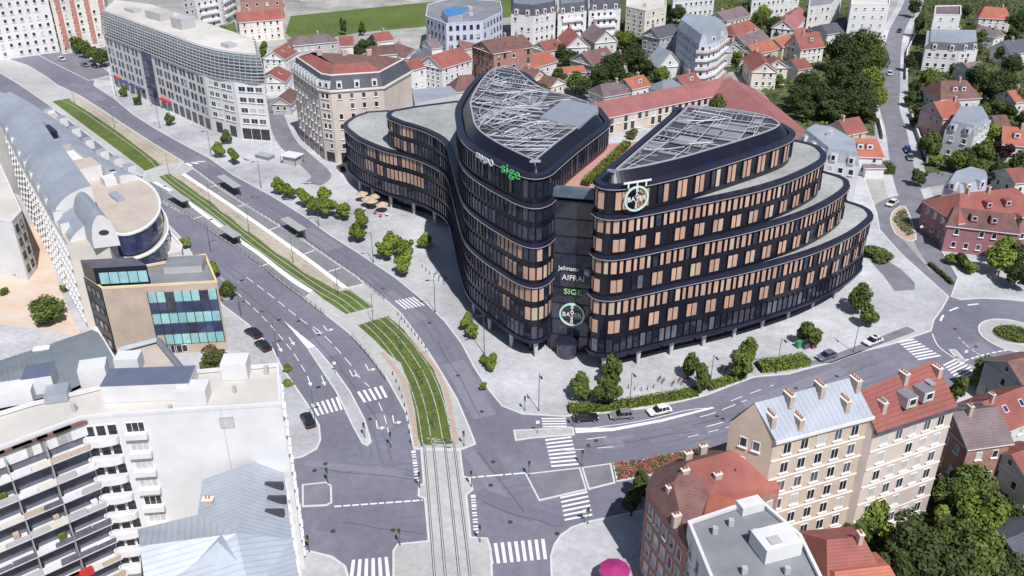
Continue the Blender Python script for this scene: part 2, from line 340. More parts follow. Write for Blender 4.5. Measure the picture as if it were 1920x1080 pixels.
dashes('roundabout_marking', [(1763, 602), (1770, 590), (1785, 581), (1810, 573), (1835, 570)], .4, 2.6, 2.6)
dashes('roundabout_marking', [(1797, 632), (1815, 650), (1840, 668)], .16, .9, .5)
dashes('ladder_marking', [(775, 845), (783, 905)], .7, .35, .35); dashes('ladder_marking', [(887, 928), (893, 1000)], .7, .35, .35)
# arrows
def arrow(px, ang, L=3.6, turn=0):
    c = G(*px); a = R(ang); d = Vector((math.cos(a), math.sin(a), 0)); n = Vector((-d.y, d.x, 0)); m = MB(); z = .033
    def q(pts): m.poly([(p.x, p.y, z) for p in pts], M_white)
    q([c - d*L/2 - n*.09, c + d*L*.15 - n*.09, c + d*L*.15 + n*.09, c - d*L/2 + n*.09])
    if turn:
        e = (n*turn); k = c + d*L*.15
        q([k - d*.1, k + d*.12, k + d*.12 + e*.6, k - d*.1 + e*.6]); q([k + d*.5 + e*.6, k - d*.5 + e*.6, k + e*1.3])
    else: q([c + d*L*.15 - n*.4, c + d*L*.15 + n*.4, c + d*L/2])
    struct('arrow_marking', m)
for p, a, t in (((592, 624), -60, 1), ((612, 618), -60, 1), ((660, 703), -66, 1), ((690, 692), -66, 1), ((606, 714), -68, 0), ((580, 715), -68, 0), ((547, 640), -60, 0), ((524, 652), -62, 0), ((707, 800), -78, 1), ((738, 790), -78, 1)):
    arrow(p, a, 3.4, t)
sheet('painted_island', [(532, 601), (592, 650), (577, 654)], .036, M_white)
slab('traffic_island', [(577, 655), (600, 690), (629, 734), (660, 798), (678, 831), (689, 836), (697, 828), (685, 786), (657, 733), (625, 688), (593, 651)], .15, M_pave)
# refuge islands of the crossing
slab('refuge_island', [(984, 888), (1088, 876), (1101, 918), (1010, 939)], .14, M_asph2)
slab('refuge_island', [(1090, 876), (1146, 868), (1154, 905), (1103, 918)], .13, M_asph2)
slab('refuge_island', [(566, 908), (612, 903), (622, 910), (623, 942), (612, 948), (566, 950)], .14, M_asph2)
slab('refuge_island', [(962, 806), (1000, 804), (1075, 800), (1078, 815), (1000, 821), (966, 826)], .14, M_conc)
slab('refuge_island', [(1778, 655), (1792, 655), (1812, 676), (1800, 682)], .13, M_conc)
sheet('painted_wedge', [(1078, 802), (1150, 802), (1240, 786), (1335, 763), (1340, 765), (1240, 791), (1150, 808), (1080, 812)], .031, M_white)
# planted median bed in the street and the kerbed garden island
slab('garden_island', [(1668, 410), (1678, 392), (1698, 386), (1712, 420), (1719, 448), (1700, 450), (1678, 438)], .14, M_edge, sm=2)
slab('flower_bed', [(1149, 868), (1200, 862), (1313, 840), (1330, 850), (1250, 885), (1156, 903)], .13, M_edge)
# roundabout island
isl = struct('roundabout_island', (lambda m: (m.prism([RC + Vector((6.3*math.cos(t), 6.3*math.sin(t), 0)) for t in [k*math.pi/20 for k in range(40)]], 0, .18, M_conc, M_conc), m)[1])(MB()))
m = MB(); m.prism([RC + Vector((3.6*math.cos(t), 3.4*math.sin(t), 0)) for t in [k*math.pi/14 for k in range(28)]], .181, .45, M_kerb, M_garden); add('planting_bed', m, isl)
m = MB(); m.ring([RC + Vector((6.3*math.cos(t), 6.3*math.sin(t), 0)) for t in [k*math.pi/20 for k in range(40)]], 0, .19, .01, .3, M_kerb); add('kerb', m, isl)
# meadow on the slope behind
sheet('meadow', [(535, 62), (545, 30), (760, 8), (850, 0), (1010, -5), (1010, 25), (850, 45), (680, 60), (560, 80)], .05, M_grass)
sheet('meadow', [(395, 62), (440, 40), (450, 80), (415, 85)], .05, M_grass)

# repairs, seams and covers in the asphalt
M_patchd = mat('asphalt_patch_dark', (.172, .168, .212), .9, .10, .8); M_patchl = mat('asphalt_patch_light', (.222, .217, .268), .9, .10, .8); M_tar = mat('tar_seam', (.05, .05, .06), .6, .1, 2); M_cover = mat('iron_cover', (.10, .095, .09), .6, .2, 3, metal=.5)
rp = random.Random(11)
lanes = [((450, 540), (570, 640)), ((560, 600), (640, 690)), ((640, 690), (715, 800)), ((600, 880), (780, 900)), ((640, 980), (790, 1000)), ((900, 850), (980, 960)), ((900, 940), (1040, 990)), ((820, 640), (900, 780)), ((700, 530), (800, 610)), ((470, 365), (660, 490)), ((300, 262), (420, 330)), ((120, 150), (260, 235)), ((1090, 840), (1300, 810)), ((1300, 800), (1500, 740)), ((1500, 735), (1660, 675)), ((1780, 610), (1830, 650))]
for i, (p, q) in enumerate(lanes):
    for k in range(2):
        t = rp.random(); c = G(p[0] + (q[0]-p[0])*t, p[1] + (q[1]-p[1])*t); d = (G(*q) - G(*p)).normalized(); n = Vector((-d.y, d.x, 0)); l, w = rp.uniform(2, 9), rp.uniform(.7, 2.2); c += n*rp.uniform(-1.5, 1.5); z = .0225 + .0008*(i*2+k) % .006
        m = MB(); m.poly([(v.x, v.y, .024 + .0001*(i*2+k)) for v in (c-d*l-n*w, c+d*l-n*w, c+d*l+n*w, c-d*l+n*w)], rp.choice((M_patchd, M_patchl))); struct('asphalt_patch', m)
    for k in range(2):
        t = rp.random(); c = G(p[0] + (q[0]-p[0])*t, p[1] + (q[1]-p[1])*t) + Vector((rp.uniform(-2, 2), rp.uniform(-2, 2), 0)); m = MB(); m.poly([c + Vector((.38*math.cos(a), .38*math.sin(a), .0285)) for a in [j*math.pi/6 for j in range(12)]], M_cover); struct('manhole_cover', m)
    pts = [G(p[0] + (q[0]-p[0])*t + rp.uniform(-3, 3), p[1] + (q[1]-p[1])*t + rp.uniform(-2, 2)) for t in (0, .25, .5, .75, 1)]; struct('tar_seam', ribbon('tar_seam', None, .09, .0278, M_tar, 3, world=pts))

# polished wheel tracks worn into the lanes
M_track = mat('worn_wheel_track', (.176, .172, .218), .7, .12, .9)
for px in ([(60, 118), (175, 172), (300, 262), (430, 345), (560, 425), (690, 512), (790, 595), (850, 690), (900, 800)], [(100, 125), (200, 172), (320, 262), (450, 345), (580, 425), (705, 508), (808, 590), (868, 690), (925, 790)],
           [(320, 425), (420, 510), (520, 590), (600, 660), (660, 760), (690, 860)], [(350, 445), (450, 520), (560, 605), (640, 690), (700, 790), (730, 880)], [(395, 510), (470, 585), (540, 670), (585, 740), (620, 830)],
           [(1060, 835), (1180, 822), (1320, 790), (1480, 735), (1640, 672)], [(1080, 862), (1200, 845), (1340, 812), (1500, 760), (1680, 695)], [(620, 880), (780, 875)], [(620, 985), (790, 975)], [(890, 930), (990, 915), (1120, 890)]):
    c = smooth(P(px), 5)
    for off in (-.75, .75):
        L = len(c); pts = [c[i] + Vector((-(c[min(i+1, L-1)] - c[max(i-1, 0)]).normalized().y, (c[min(i+1, L-1)] - c[max(i-1, 0)]).normalized().x, 0))*off for i in range(L)]
        struct('wheel_track', ribbon('wheel_track', None, .45, .0224 + (.0004 if off > 0 else 0) + .00005*px[0][0]/100, M_track, 1, world=pts))
# ------------------------------------------------------------------ the dark curved office building
M_navy = mat('navy_cladding', (.009, .009, .019), .28, .25, .3, spec=.6)
M_navy2 = mat('navy_metal_cornice', (.028, .030, .060), .35, .15, .4, metal=.3)
M_steel = mat('pale_metal_trim', (.50, .51, .56), .4, .1, 1, metal=.3)
M_glassd = mat('dark_glass', (.020, .022, .040), .07, .5, .9, spec=.8)
M_glassg = mat('grey_glass', (.050, .050, .078), .12, .5, 1.2, spec=.7)
M_glassm = mat('mid_glass', (.13, .13, .165), .15, .4, .8, spec=.6)
M_blind = mat('orange_blind', (.54, .335, .245), .55, .12, .35, rand=.16, spec=.5)
M_blind2 = mat('pale_blind', (.56, .45, .34), .55, .12, .35, rand=.15, spec=.5)
M_terr = mat('terrace_gravel', (.40, .41, .40), .9, .18, 1.2, bump=.3, stain=.3)
M_roofd = mat('roof_deck_dark', (.07, .07, .085), .8, .3, .3)
M_panel = mat('roof_panel_light', (.24, .24, .275), .5, .18, .5, rand=.3)
M_panel2 = mat('roof_panel_dark', (.06, .06, .078), .5, .2, .5, rand=.3)
M_beam = mat('roof_beam_white', (.44, .44, .49), .5, .1, .6, rand=.35)
M_pink = mat('pink_terrace_deck', (.50, .27, .22), .85, .1, .5)
M_col = mat('pilotis_white', (.55, .55, .60), .6, .1, .6)
ZS, Z4, Z3, Z2, Z1 = 4.0, 16.0, 23.8, 31.2, 36.5
BASE = G(1080, 600); BASE.z = 0.14
office = thing('curved_office_building', 'large dark navy curved office building with two stepped wings and orange blinds', 'office building', BASE)
V2 = lambda l: [Vector((x, y, 0)) for x, y in l]
# footprints (metres): right wing, one front curve shared by all tiers
rf = smooth(V2([(13.6, 139.2), (14.6, 137.4), (17.2, 136.9), (22, 138.6), (29.8, 142.3), (38.6, 146.3), (46.2, 150.2), (53.2, 154.5), (59.2, 158.4), (66.4, 163.4), (70.6, 167.0), (73.0, 169.3)]), 5)
HEAD = [(13.6, 139.2), (14.6, 137.4), (17.2, 136.9), (22, 138.7)]
def rwing(pts): return smooth(V2(HEAD + pts), 5) + V2([(33, 178), (31.2, 173.2)])
RT = {1: rwing([(29.5, 143.0), (35.7, 147.4), (42.4, 152.4), (47.6, 156.6), (51.0, 160.2), (52.2, 163.8), (50, 170), (44, 174)]),
      2: rwing([(29.9, 142.4), (38.7, 146.6), (45.4, 150.5), (51, 154.8), (56.6, 160.3), (59.2, 164), (59.8, 168), (58.3, 172), (50, 178)]),
      3: rwing([(30.2, 142.4), (39.4, 146.5), (46.4, 150.2), (53.4, 154.7), (59.4, 159.8), (64.4, 165.3), (66.5, 169), (66.2, 173), (60, 179)]),
      4: rwing([(30.2, 142.3), (40, 146.2), (48.9, 150.5), (57.9, 155.8), (66.1, 162.3), (71.8, 168.6), (73.6, 171.8), (73, 176), (68, 181)])}
lf = smooth(V2([(-43.4, 231.5), (-43.2, 227.6), (-40.2, 221.8), (-37.2, 217.4), (-30.8, 210.8), (-24.5, 206.6), (-18.5, 200.6), (-14.4, 193.0), (-12.2, 180), (-10.4, 168), (-8.6, 159), (-5.3, 152.2), (-1.5, 146.6), (1.4, 142.9), (3.9, 141.5), (6.0, 142.8), (7.6, 146.0), (11.1, 153.6), (17.4, 166.0), (18.6, 169.4)]), 5)
def lwing(i0, back): return [p for p in lf[i0:]] + V2(back)
# index of the curve where a tier begins
def idx(x): return min(range(len(lf)), key=lambda k: abs(lf[k].x - x) + abs(lf[k].y - 190) * .001 if lf[k].y > 180 else 99)
LT = {4: lwing(0, [(19, 185), (10, 200), (0, 215), (-20, 232), (-34, 241), (-39, 240), (-42, 236)]),
      3: smooth(V2([(-29.2, 216.2), (-29.9, 213.4), (-29.0, 211.2)]), 3) + lf[idx(-26):] + V2([(19, 185), (10, 200), (0, 216), (-14, 224), (-24, 219.5)]),
      2: smooth(V2([(-10.6, 181.5), (-10.9, 176), (-10.3, 169.5)]), 3) + lf[idx(-12.2)+8:] + smooth(V2([(17.4, 177.8), (13, 183.2), (8.4, 187.9), (5.2, 196), (2.6, 204), (-1.7, 206.6), (-6.6, 202.3), (-9.2, 192.1)]), 3)}
LT[1] = LT[2]
def dedupe(p):
    o = []
    for q in p:
        if not o or (q - o[-1]).length > .25: o.append(q)
    return o
for D in (RT, LT):
    for k in D: D[k] = ccw(dedupe(D[k]))
zs = {4: (ZS, Z4), 3: (Z4, Z3), 2: (Z3, Z2), 1: (Z2, Z1)}
for W in (RT, LT):
    for k in (4, 3, 2, 1):
        z0, z1 = zs[k]; pts = W[k]
        if W is LT and k == 1: pts = W[k]
        m = MB(); m.prism(pts, z0 + (.0 if k == 4 else -.02), z1 - .1 - (.0 if k > 1 else .35), M_navy, M_terr if k > 1 else M_roofd, bottom=(k == 4)); part('storey_block', m, office)
        c = MB(); c.ring(pts, z1 - .62, z1 , .42, .75, M_navy2); cc = part('cornice', c, office)
        t = MB(); t.ring(pts, z1 - .72, z1 - .625, .49, .3, M_steel); part('trim', t, office, cc); t and setattr(cc.children[0] if cc.children else cc, 'location', (0, 0, 0))
        if k < 4: pass
    s = MB(); s.ring(W[4], ZS - .25, ZS + .35, .35, 1.0, M_navy2); part('soffit_edge', s, office)
# recessed ground floor and pilotis
for W, nm in ((RT, 1), (LT, 2)):
    m = MB(); m.prism(offset(W[4], -3.2), .14, ZS + .05, M_glassd); part('ground_floor_glazing', m, office)
def walk(pts, step, start=0.0):
    """points every `step` metres along an open polyline: (position, direction)"""
    out = []; d = start; acc = 0
    for a, b in zip(pts, pts[1:]):
        L = (b-a).length
        while d <= acc + L:
            t = (d-acc)/L; out.append((a.lerp(b, t), (b-a).normalized())); d += step
        acc += L
    return out
col_me = MB(); col_me.cone((0, 0, 0), .28, 3.9, M_col, 8, .55); col_mesh = col_me.mesh('pillar')
for p, d in walk(rf[3:-2], 7.2, 3) + walk(lf[8:-6], 7.5, 2):
    n = Vector((d.y, -d.x, 0)); q = p - n * .9
    add('pillar', col_mesh, office, Vector((q.x, q.y, .14)) - BASE)
# windows ------------------------------------------------------
WIN = {}
def win(kind, w, h, ml, fin=True):
    k = (kind, round(w, 2), round(h, 2))
    if k in WIN: return WIN[k]
    m = MB(); m.box((0, -.03, 0), (w, .10, h), ml)
    if fin: m.box((-w/2 - .08, -.10, .1), (.09, .28, h + .5), M_navy2)
    WIN[k] = m.mesh('window_' + kind); return WIN[k]
cand = []                                     # (distance, name, mesh, loc, rz)
CAMP = Vector((0, 0, HC))
def row(pts, z0, fh, style, blind, seed, step=1.46):
    rnd = random.Random(seed); hh = fh * .64
    seq = walk(pts, step, step * .6)
    for i, (p, d) in enumerate(seq):
        n = Vector((d.y, -d.x, 0)); rz = math.atan2(d.y, d.x)
        if style == 'pair':
            if i % 3 == 2: continue
            w = 1.02; sh = .12 if i % 3 == 0 else -.12
        elif style == 'alt': w = (.66, .98)[i % 2]; sh = 0
        else: w = 1.02; sh = 0
        pr = blind(p, i, rnd); name = 'window'
        if pr == 'b': ml = M_blind if rnd.random() > .12 else M_blind2; kind = 'blind' if ml is M_blind else 'blind2'
        elif pr == 'g': ml = (M_glassg, M_glassm)[rnd.random() < .3]; kind = 'g' if ml is M_glassg else 'm'
        else: ml = M_glassd; kind = 'd'
        q = p + n * .02 + d * sh; q.z = z0 + fh * .5 - .02
        if pr == 'b': name = 'blind_window'
        cand.append(((q - CAMP).length, name, win(kind, w, hh, ml), q, rz))
FH = (Z4 - ZS) / 3
right_blind = lambda pr: (lambda p, i, r: 'b' if r.random() < pr else ('d' if r.random() < .6 else 'g'))
fr4 = [p for p in RT[4] if p.y < 182]; 
def front(poly, side):
    """the part of a footprint that faces the plaza"""
    P_ = poly[:]; 
    if side == 'R':
        k = min(range(len(P_)), key=lambda i: (P_[i] - Vector((13.6, 139.2, 0))).length); P_ = P_[k:] + P_[:k]
        return [p for p in P_ if not (p.y > 171.5)] 
    k = min(range(len(P_)), key=lambda i: P_[i].x + (0 if P_[i].y < 236 else 50)); P_ = P_[k:] + P_[:k]
    return P_
for k in (4, 3, 2, 1):
    z0, z1 = zs[k]; nf = {4: 3, 3: 2, 2: 2, 1: 1}[k]; fh = (z1 - z0 - .5) / nf; pts = front(RT[k], 'R')
    for f in range(nf):
        g = k == 4 and f == 0
        row(pts, z0 + .1 + f * fh, fh, 'full' if g else ('pair' if (f + (k == 4)) % 2 == 0 else 'alt'), (lambda p, i, r: 'd' if r.random() < .55 else 'g') if g else right_blind(.93 if k != 4 else .9), k*10+f, 1.32)
# left wing: mostly bare glass, blinds round the corner and on the far low wing
def lblind(k, f):
    def fn(p, i, r):
        if p.y < 150 and p.x > -3 and k in (4, 3) and not (k == 4 and f == 0): return 'b' if r.random() < .72 else 'd'
        if k == 4 and f in (1, 2) and -38 < p.x < -18: return 'b' if r.random() < .62 else 'g'
        if k == 3 and p.x < -22: return 'b' if r.random() < .6 else 'g'
        if k == 1 and p.y < 147: return 'd'
        return 'g' if r.random() < .62 else 'd'
    return fn
for k in (4, 3, 2, 1):
    z0, z1 = zs[k]; nf = {4: 3, 3: 2, 2: 2, 1: 1}[k]; fh = (z1 - z0 - .5) / nf
    P_ = LT[k]; kk = min(range(len(P_)), key=lambda i: (P_[i] - Vector((18.6, 169.4, 0))).length); P_ = P_[kk+1:] + P_[:kk+1]
    st = {4: (-42, 236), 3: (-29.2, 216.2), 2: (-10.6, 181.5), 1: (-10.6, 181.5)}[k]
    s0 = min(range(len(P_)), key=lambda i: (P_[i] - Vector((*st, 0))).length)
    pts = P_[s0:]
    if k > 1: pts = [p for p in pts if not (p.x > 8.2 and p.y > 147)]
    for f in range(nf): row(pts, z0 + .1 + f * fh, fh, 'full', lblind(k, f), 100 + k*10 + f, 1.24)
cand.sort(key=lambda c: c[0]); cnt = {'window': 0, 'blind_window': 0}; rest = MB(); 
for dist, name, me, q, rz in cand:
    if cnt[name] < 300:
        cnt[name] += 1; add(name, me, office, q - BASE, rz)
    else:
        ca, sa = math.cos(rz), math.sin(rz)
        for pl in me.polygons:
            rest.face([(q.x + me.vertices[v].co.x*ca - me.vertices[v].co.y*sa, q.y + me.vertices[v].co.x*sa + me.vertices[v].co.y*ca, q.z + me.vertices[v].co.z) for v in pl.vertices], me.materials[pl.material_index])
if rest.f: part('far_windows', rest, office, kind='stuff')
# link between the wings -----------------------------------------
m = MB(); m.prism(V2([(6.6, 146), (14.6, 144.2), (31.8, 174), (18.4, 171)]), .14, 31.3, M_navy, M_pink); part('link_block', m, office)
lk_a, lk_b = Vector((7.2, 145.2, 0)), Vector((14.4, 143.6, 0)); lkd = (lk_b - lk_a).normalized(); lkn = Vector((lkd.y, -lkd.x, 0)); lkrz = math.atan2(lkd.y, lkd.x)
m = MB(); q = (lk_a + lk_b) / 2; m.box((q.x, q.y, 32.1), (8.0, 1.4, 1.6), mat('link_parapet', (.10, .14, .19), .4, .2, .6), lkrz); part('link_parapet', m, office)
pane = MB(); pane.box((0, 0, 0), (1.5, .08, 3.1), M_glassd); pane_d = pane.mesh('link_pane')
pane = MB(); pane.box((0, 0, 0), (1.5, .08, 3.1), M_glassg); pane_g = pane.mesh('link_pane')
for f in range(9):
    for i in range(5):
        q = lk_a + lkd * (.75 + i * 1.52) + lkn * .12; z = 2.0 + f * 3.35
        add('link_pane', pane_g if random.random() < .08 else pane_d, office, Vector((q.x, q.y, z)) - BASE, lkrz)
    b = MB(); q = (lk_a + lk_b)/2 + lkn*.2; b.box((q.x, q.y, 3.72 + f*3.35), (7.4, .14, .10), M_navy2, lkrz); part('link_rail', b, office)
# entrance drum at the foot of the link
m = MB(); e = lk_a.lerp(lk_b, .45) + lkn * 1.2; m.cone((e.x, e.y, .14), 1.9, 3.2, M_glassg, 14, 1.9); m.cone((e.x, e.y, 3.34), 2.05, .2, M_navy2, 14, 2.05); part('entrance_drum', m, office)
# roof terraces planting on the link
M_hedge = mat('hedge_leaf', (.055, .085, .018), .8, .3, 1.5, col2=(.16, .22, .04))
# inner roof screens (sloped dark band) and lattice roofs
def roof_cap(poly, z, inset, rise, name):
    o = offset(poly, -.85); i = offset(poly, -inset); m = MB(); L = len(o)
    for k in range(L):
        j = (k+1) % L
        m.face([(o[k].x, o[k].y, z - .3), (o[j].x, o[j].y, z - .3), (i[j].x, i[j].y, z + rise), (i[k].x, i[k].y, z + rise)], M_navy)
    part('roof_screen', m, office)
    d = MB(); d.poly([(p.x, p.y, z + rise - .35) for p in i], M_roofd); part('roof_deck', d, office)
    r = MB(); r.ring(i, z + rise - .3, z + rise + .12, .05, .25, M_steel); part('roof_rim', r, office)
    return i
def inside(p, poly):
    c = False; L = len(poly)
    for k in range(L):
        a, b = poly[k-1], poly[k]
        if (a.y > p.y) != (b.y > p.y) and p.x < (b.x-a.x)*(p.y-a.y)/(b.y-a.y)+a.x: c = not c
    return c
def clip_line(fn, poly, t0, t1, n=80):
    runs = []; cur = []
    for k in range(n+1):
        p = fn(t0 + (t1-t0)*k/n)
        if inside(p, poly): cur.append(p)
        else:
            if len(cur) > 2: runs.append(cur)
            cur = []
    if len(cur) > 2: runs.append(cur)
    return runs
rnd = random.Random(3)
def lattice(poly, z, org, ang, du, dv, curve, hole=None, messy=0.0):
    ca, sa = math.cos(ang), math.sin(ang); U = Vector((ca, sa, 0)); Vv = Vector((-sa, ca, 0))
    def pt(u, v): return org + U * (u + curve * v * v) + Vv * (v + curve * .6 * u * u)
    us = [k*du + rnd.uniform(-.45, .45)*du for k in range(-14, 15)]; vs = [k*dv + rnd.uniform(-.45, .45)*dv for k in range(-14, 15)]
    for u0, u1 in zip(us, us[1:]):
        for v0, v1 in zip(vs, vs[1:]):
            q = [pt(u0+.22, v0+.22), pt(u1-.22, v0+.22), pt(u1-.22, v1-.22), pt(u0+.22, v1-.22)]
            if not all(inside(p, poly) for p in q) or (hole and any(inside(p, hole) for p in q)): continue
            if rnd.random() < .06: continue
            ml = M_panel if rnd.random() < .6 else M_panel2; m = MB(); zz = z - .18 + rnd.uniform(-.1, .1)
            m.prism(q, zz - .12, zz, ml); part('roof_panel', m, office)
            if rnd.random() < .35:                    # louvre bars on the panel
                for k in range(3):
                    t = (k + .5)/3; a = q[0].lerp(q[3], t); b = q[1].lerp(q[2], t); l = MB(); l.tube([(a.x, a.y, zz+.1), (b.x, b.y, zz+.1)], .07, M_beam, 4); part('louvre_bar', l, office)
    for lst, fn in ((us, lambda c: (lambda t: pt(c, t))), (vs, lambda c: (lambda t: pt(t, c)))):
        for cc in lst:
            for run in clip_line(fn(cc), poly, -45, 45, 160):
                if hole: run = [p for p in run if not inside(p, hole)]
                if len(run) < 4: continue
                rr = run[::4] + [run[-1]]; m = MB(); m.tube([(p.x, p.y, z + .12) for p in rr], rnd.choice((.05, .07, .09)), M_beam, 4); part('roof_beam', m, office)
    for k in range(int(messy)):                        # loose diagonal members
        a = pt(rnd.uniform(-18, 18), rnd.uniform(-30, 30)); g = rnd.uniform(0, 6.28); L = rnd.uniform(3, 9); d = Vector((math.cos(g), math.sin(g), 0)); nn = Vector((-d.y, d.x, 0)) * rnd.uniform(-.8, .8)
        pts = [a + d*L*t + nn*math.sin(t*3.14) for t in (0, .25, .5, .75, 1)]
        if not all(inside(p, poly) for p in pts) or (hole and any(inside(p, hole) for p in pts)): continue
        m = MB(); m.tube([(p.x, p.y, z + .3) for p in pts], rnd.choice((.05, .08, .11)), M_beam, 4); part('roof_beam', m, office)
ri = roof_cap(RT[1], Z1, 2.6, 1.5, 'R'); li = roof_cap(LT[1], Z1, 2.6, 1.5, 'L')
lattice(ri, Z1 + 1.5, Vector((33, 156, 0)), R(62), 3.0, 3.4, .007, None, 150)
hole = P([(1012, 222), (1058, 187), (1120, 201), (1122, 210), (1085, 240)], Z1 + 1.5)
hp = ccw([p for p in hole])
lattice(li, Z1 + 1.5, Vector((3, 172, 0)), R(70), 2.3, 2.7, .014, hp, 420)
m = MB(); m.prism([p for p in hp if True], Z1 + 1.0, Z1 + 1.75, M_steel, mat('plant_cover', (.26, .28, .34), .5, .06, .3)); part('plant_cover', m, office)
# ------------------------------------------------------------------ building kit
M_wwhite = mat('render_white', (.70, .695, .70), .85, .06, .35, stain=.12)
M_wcream = mat('render_cream', (.74, .69, .62), .85, .07, .25, stain=.22)
M_wpink = mat('render_peach', (.62, .53, .475), .85, .08, .3, stain=.22)
M_wtan = mat('render_tan', (.53, .43, .345), .85, .1, .4, stain=.22)
M_wbeige = mat('render_beige', (.60, .51, .40), .85, .1, .4)
M_wgrey = mat('render_grey', (.46, .45, .46), .85, .1, .3)
M_wlav = mat('render_pale_blue', (.55, .58, .70), .85, .06, .3)
M_brick = mat('red_brick', (.30, .16, .14), .9, .18, 1.5, col2=(.44, .25, .20))
M_stone = mat('rubble_stone', (.40, .35, .27), .95, .25, 3, bump=.5, bscale=3)
TI = dict(stripes=('Y', .42, .72))
M_rred = mat('roof_tile_red', (.30, .105, .088), .85, .16, .35, rand=.10, **TI, stain=.22)
M_rrose = mat('roof_tile_rose', (.36, .145, .14), .85, .10, .3, rand=.05, **TI, stain=.22)
M_rbrown = mat('roof_tile_brown', (.20, .105, .095), .85, .25, .6, rand=.15, **TI, stain=.22)
M_rorange = mat('roof_tile_orange', (.40, .14, .092), .85, .14, .4, rand=.10, **TI, stain=.22)
M_rmauve = mat('roof_tile_mauve', (.20, .15, .16), .85, .2, .4, rand=.15, **TI, stain=.22)
M_slate = mat('roof_slate', (.10, .10, .125), .6, .2, .5, rand=.1, **TI)
M_zinc = mat('roof_zinc', (.43, .465, .53), .45, .09, .35, metal=.25, stripes=('X', .7, .82), stain=.22)
M_zincd = mat('roof_zinc_dark', (.24, .27, .30), .5, .12, .3, metal=.2, stripes=('X', .8, .86))
M_rflat = mat('flat_roof_grey', (.24, .25, .27), .9, .15, .3, stain=.22)
M_rcream = mat('flat_roof_cream', (.62, .585, .545), .9, .06, .2, stain=.22)
M_rtan = mat('flat_roof_tan', (.50, .43, .375), .9, .1, .3)
M_frame = mat('window_frame_white', (.78, .78, .78), .6, .05, 2)
M_framed = mat('window_frame_dark', (.05, .05, .06), .5, .1, 2)
M_gl = mat('pane_dark', (.025, .027, .035), .08, .5, .6, spec=.8)
M_gl2 = mat('pane_mid', (.10, .105, .125), .12, .5, .8, spec=.7)
M_glc = mat('pane_curtain', (.52, .51, .50), .3, .15, .8, spec=.5)
M_teal = mat('pane_teal', (.30, .56, .58), .12, .15, .5, spec=.6, rand=.15)
M_blueg = mat('pane_blue', (.045, .06, .13), .08, .4, .4, spec=.8)
M_chim = mat('chimney_render', (.48, .38, .33), .9, .15, 1)
M_pot = mat('chimney_pot', (.42, .18, .12), .9, .1, 1)
M_door = mat('door_wood', (.10, .06, .05), .6, .1, 2)
M_redaw = mat('awning_red', (.55, .03, .03), .7, .1, 1)
M_blueaw = mat('awning_blue', (.06, .07, .22), .7, .1, 1)
_W = {}
def wmesh(w, h, frame, glass, sill=True, mull=0, ft=.09):
    k = (round(w, 2), round(h, 2), frame.name, glass.name, sill, mull)
    if k in _W: return _W[k]
    m = MB(); x, z = w/2, h/2; d = -.07
    o = [(-x, -z), (x, -z), (x, z), (-x, z)]; i = [(-x+ft, -z+ft), (x-ft, -z+ft), (x-ft, z-ft), (-x+ft, z-ft)]
    for a in range(4):
        b = (a+1) % 4
        m.face([(o[a][0], d, o[a][1]), (o[b][0], d, o[b][1]), (i[b][0], d, i[b][1]), (i[a][0], d, i[a][1])], frame)
        m.face([(o[b][0], d, o[b][1]), (o[a][0], d, o[a][1]), (o[a][0], .05, o[a][1]), (o[b][0], .05, o[b][1])], frame)
        m.face([(i[a][0], d, i[a][1]), (i[b][0], d, i[b][1]), (i[b][0], -.005, i[b][1]), (i[a][0], -.005, i[a][1])], frame)
    m.face([(-x+.02, -.012, -z+.02), (x-.02, -.012, -z+.02), (x-.02, -.012, z-.02), (-x+.02, -.012, z-.02)], glass)
    for q in range(mull):
        t = -x + w*(q+1)/(mull+1); m.box((t, -.03, 0), (.06, .05, h-.1), frame)
    if sill: m.box((0, -.12, -z-.05), (w+.24, .26, .09), frame)
    _W[k] = m.mesh('window'); return _W[k]
def tocam(A, B, z=8):
    """order a wall's ends so that its outward side (right of A->B) faces away from `inside`"""
    return A, B
def wallwin(root, A, B, cen, z0, rows, cols, fh, w, h, frame=None, mix=(.6, .25, .15), m0=.8, sill=True, mull=0, seed=0, off=.0, skip=0.0, name='window', parent=None, paired=0.0, glasses=None):
    A = Vector((A[0], A[1], 0)); B = Vector((B[0], B[1], 0)); d = (B-A); L = d.length; d.normalize(); n = Vector((d.y, -d.x, 0))
    if n.dot((A+B)/2 - Vector((cen[0], cen[1], 0))) < 0: A, B = B, A; d = -d; n = -n
    rz = math.atan2(d.y, d.x); rnd = random.Random(seed*131 + int(L*10)); fr = frame or M_frame; base = Vector(root.location); out = []
    gs = glasses or (M_gl, M_gl2, M_glc)
    for r in range(rows):
        for c in range(cols):
            if rnd.random() < skip: continue
            t = m0 + (L - 2*m0) * (c + .5)/cols
            if paired: t += paired * (1 if c % 2 == 0 else -1)
            q = A + d*t + n*(.015 + off); q.z = z0 + r*fh + fh*.5
            x = rnd.random(); g = gs[0] if x < mix[0] else gs[1] if x < mix[0]+mix[1] else gs[2]
            o = add(name, wmesh(w, h, fr, g, sill, mull), parent or root, q - base if not parent else q - base, rz); out.append(o)
    return out
def cen(pts): return sum((Vector((p[0], p[1], 0)) for p in pts), Vector()) / len(pts)
def shell(root, pts, z0, z1, wall, roof, parapet=.5, name='wall', rname='roof', drop=.45, ptrim=None):
    m = MB(); p = ccw([Vector((q[0], q[1], 0)) for q in pts]); m.walls(p, z0, z1, wall); w = part(name, m, root)
    r = MB(); r.poly([(q.x, q.y, z1 - (drop if parapet else 0)) for q in (offset(p, -.2) if parapet else p)], roof); rf_ = part(rname, r, root)
    if parapet:
        k = MB(); k.ring(p, z1 - .3, z1 + .12, .06, .32, ptrim or wall); part('parapet', k, root)
    return w, rf_
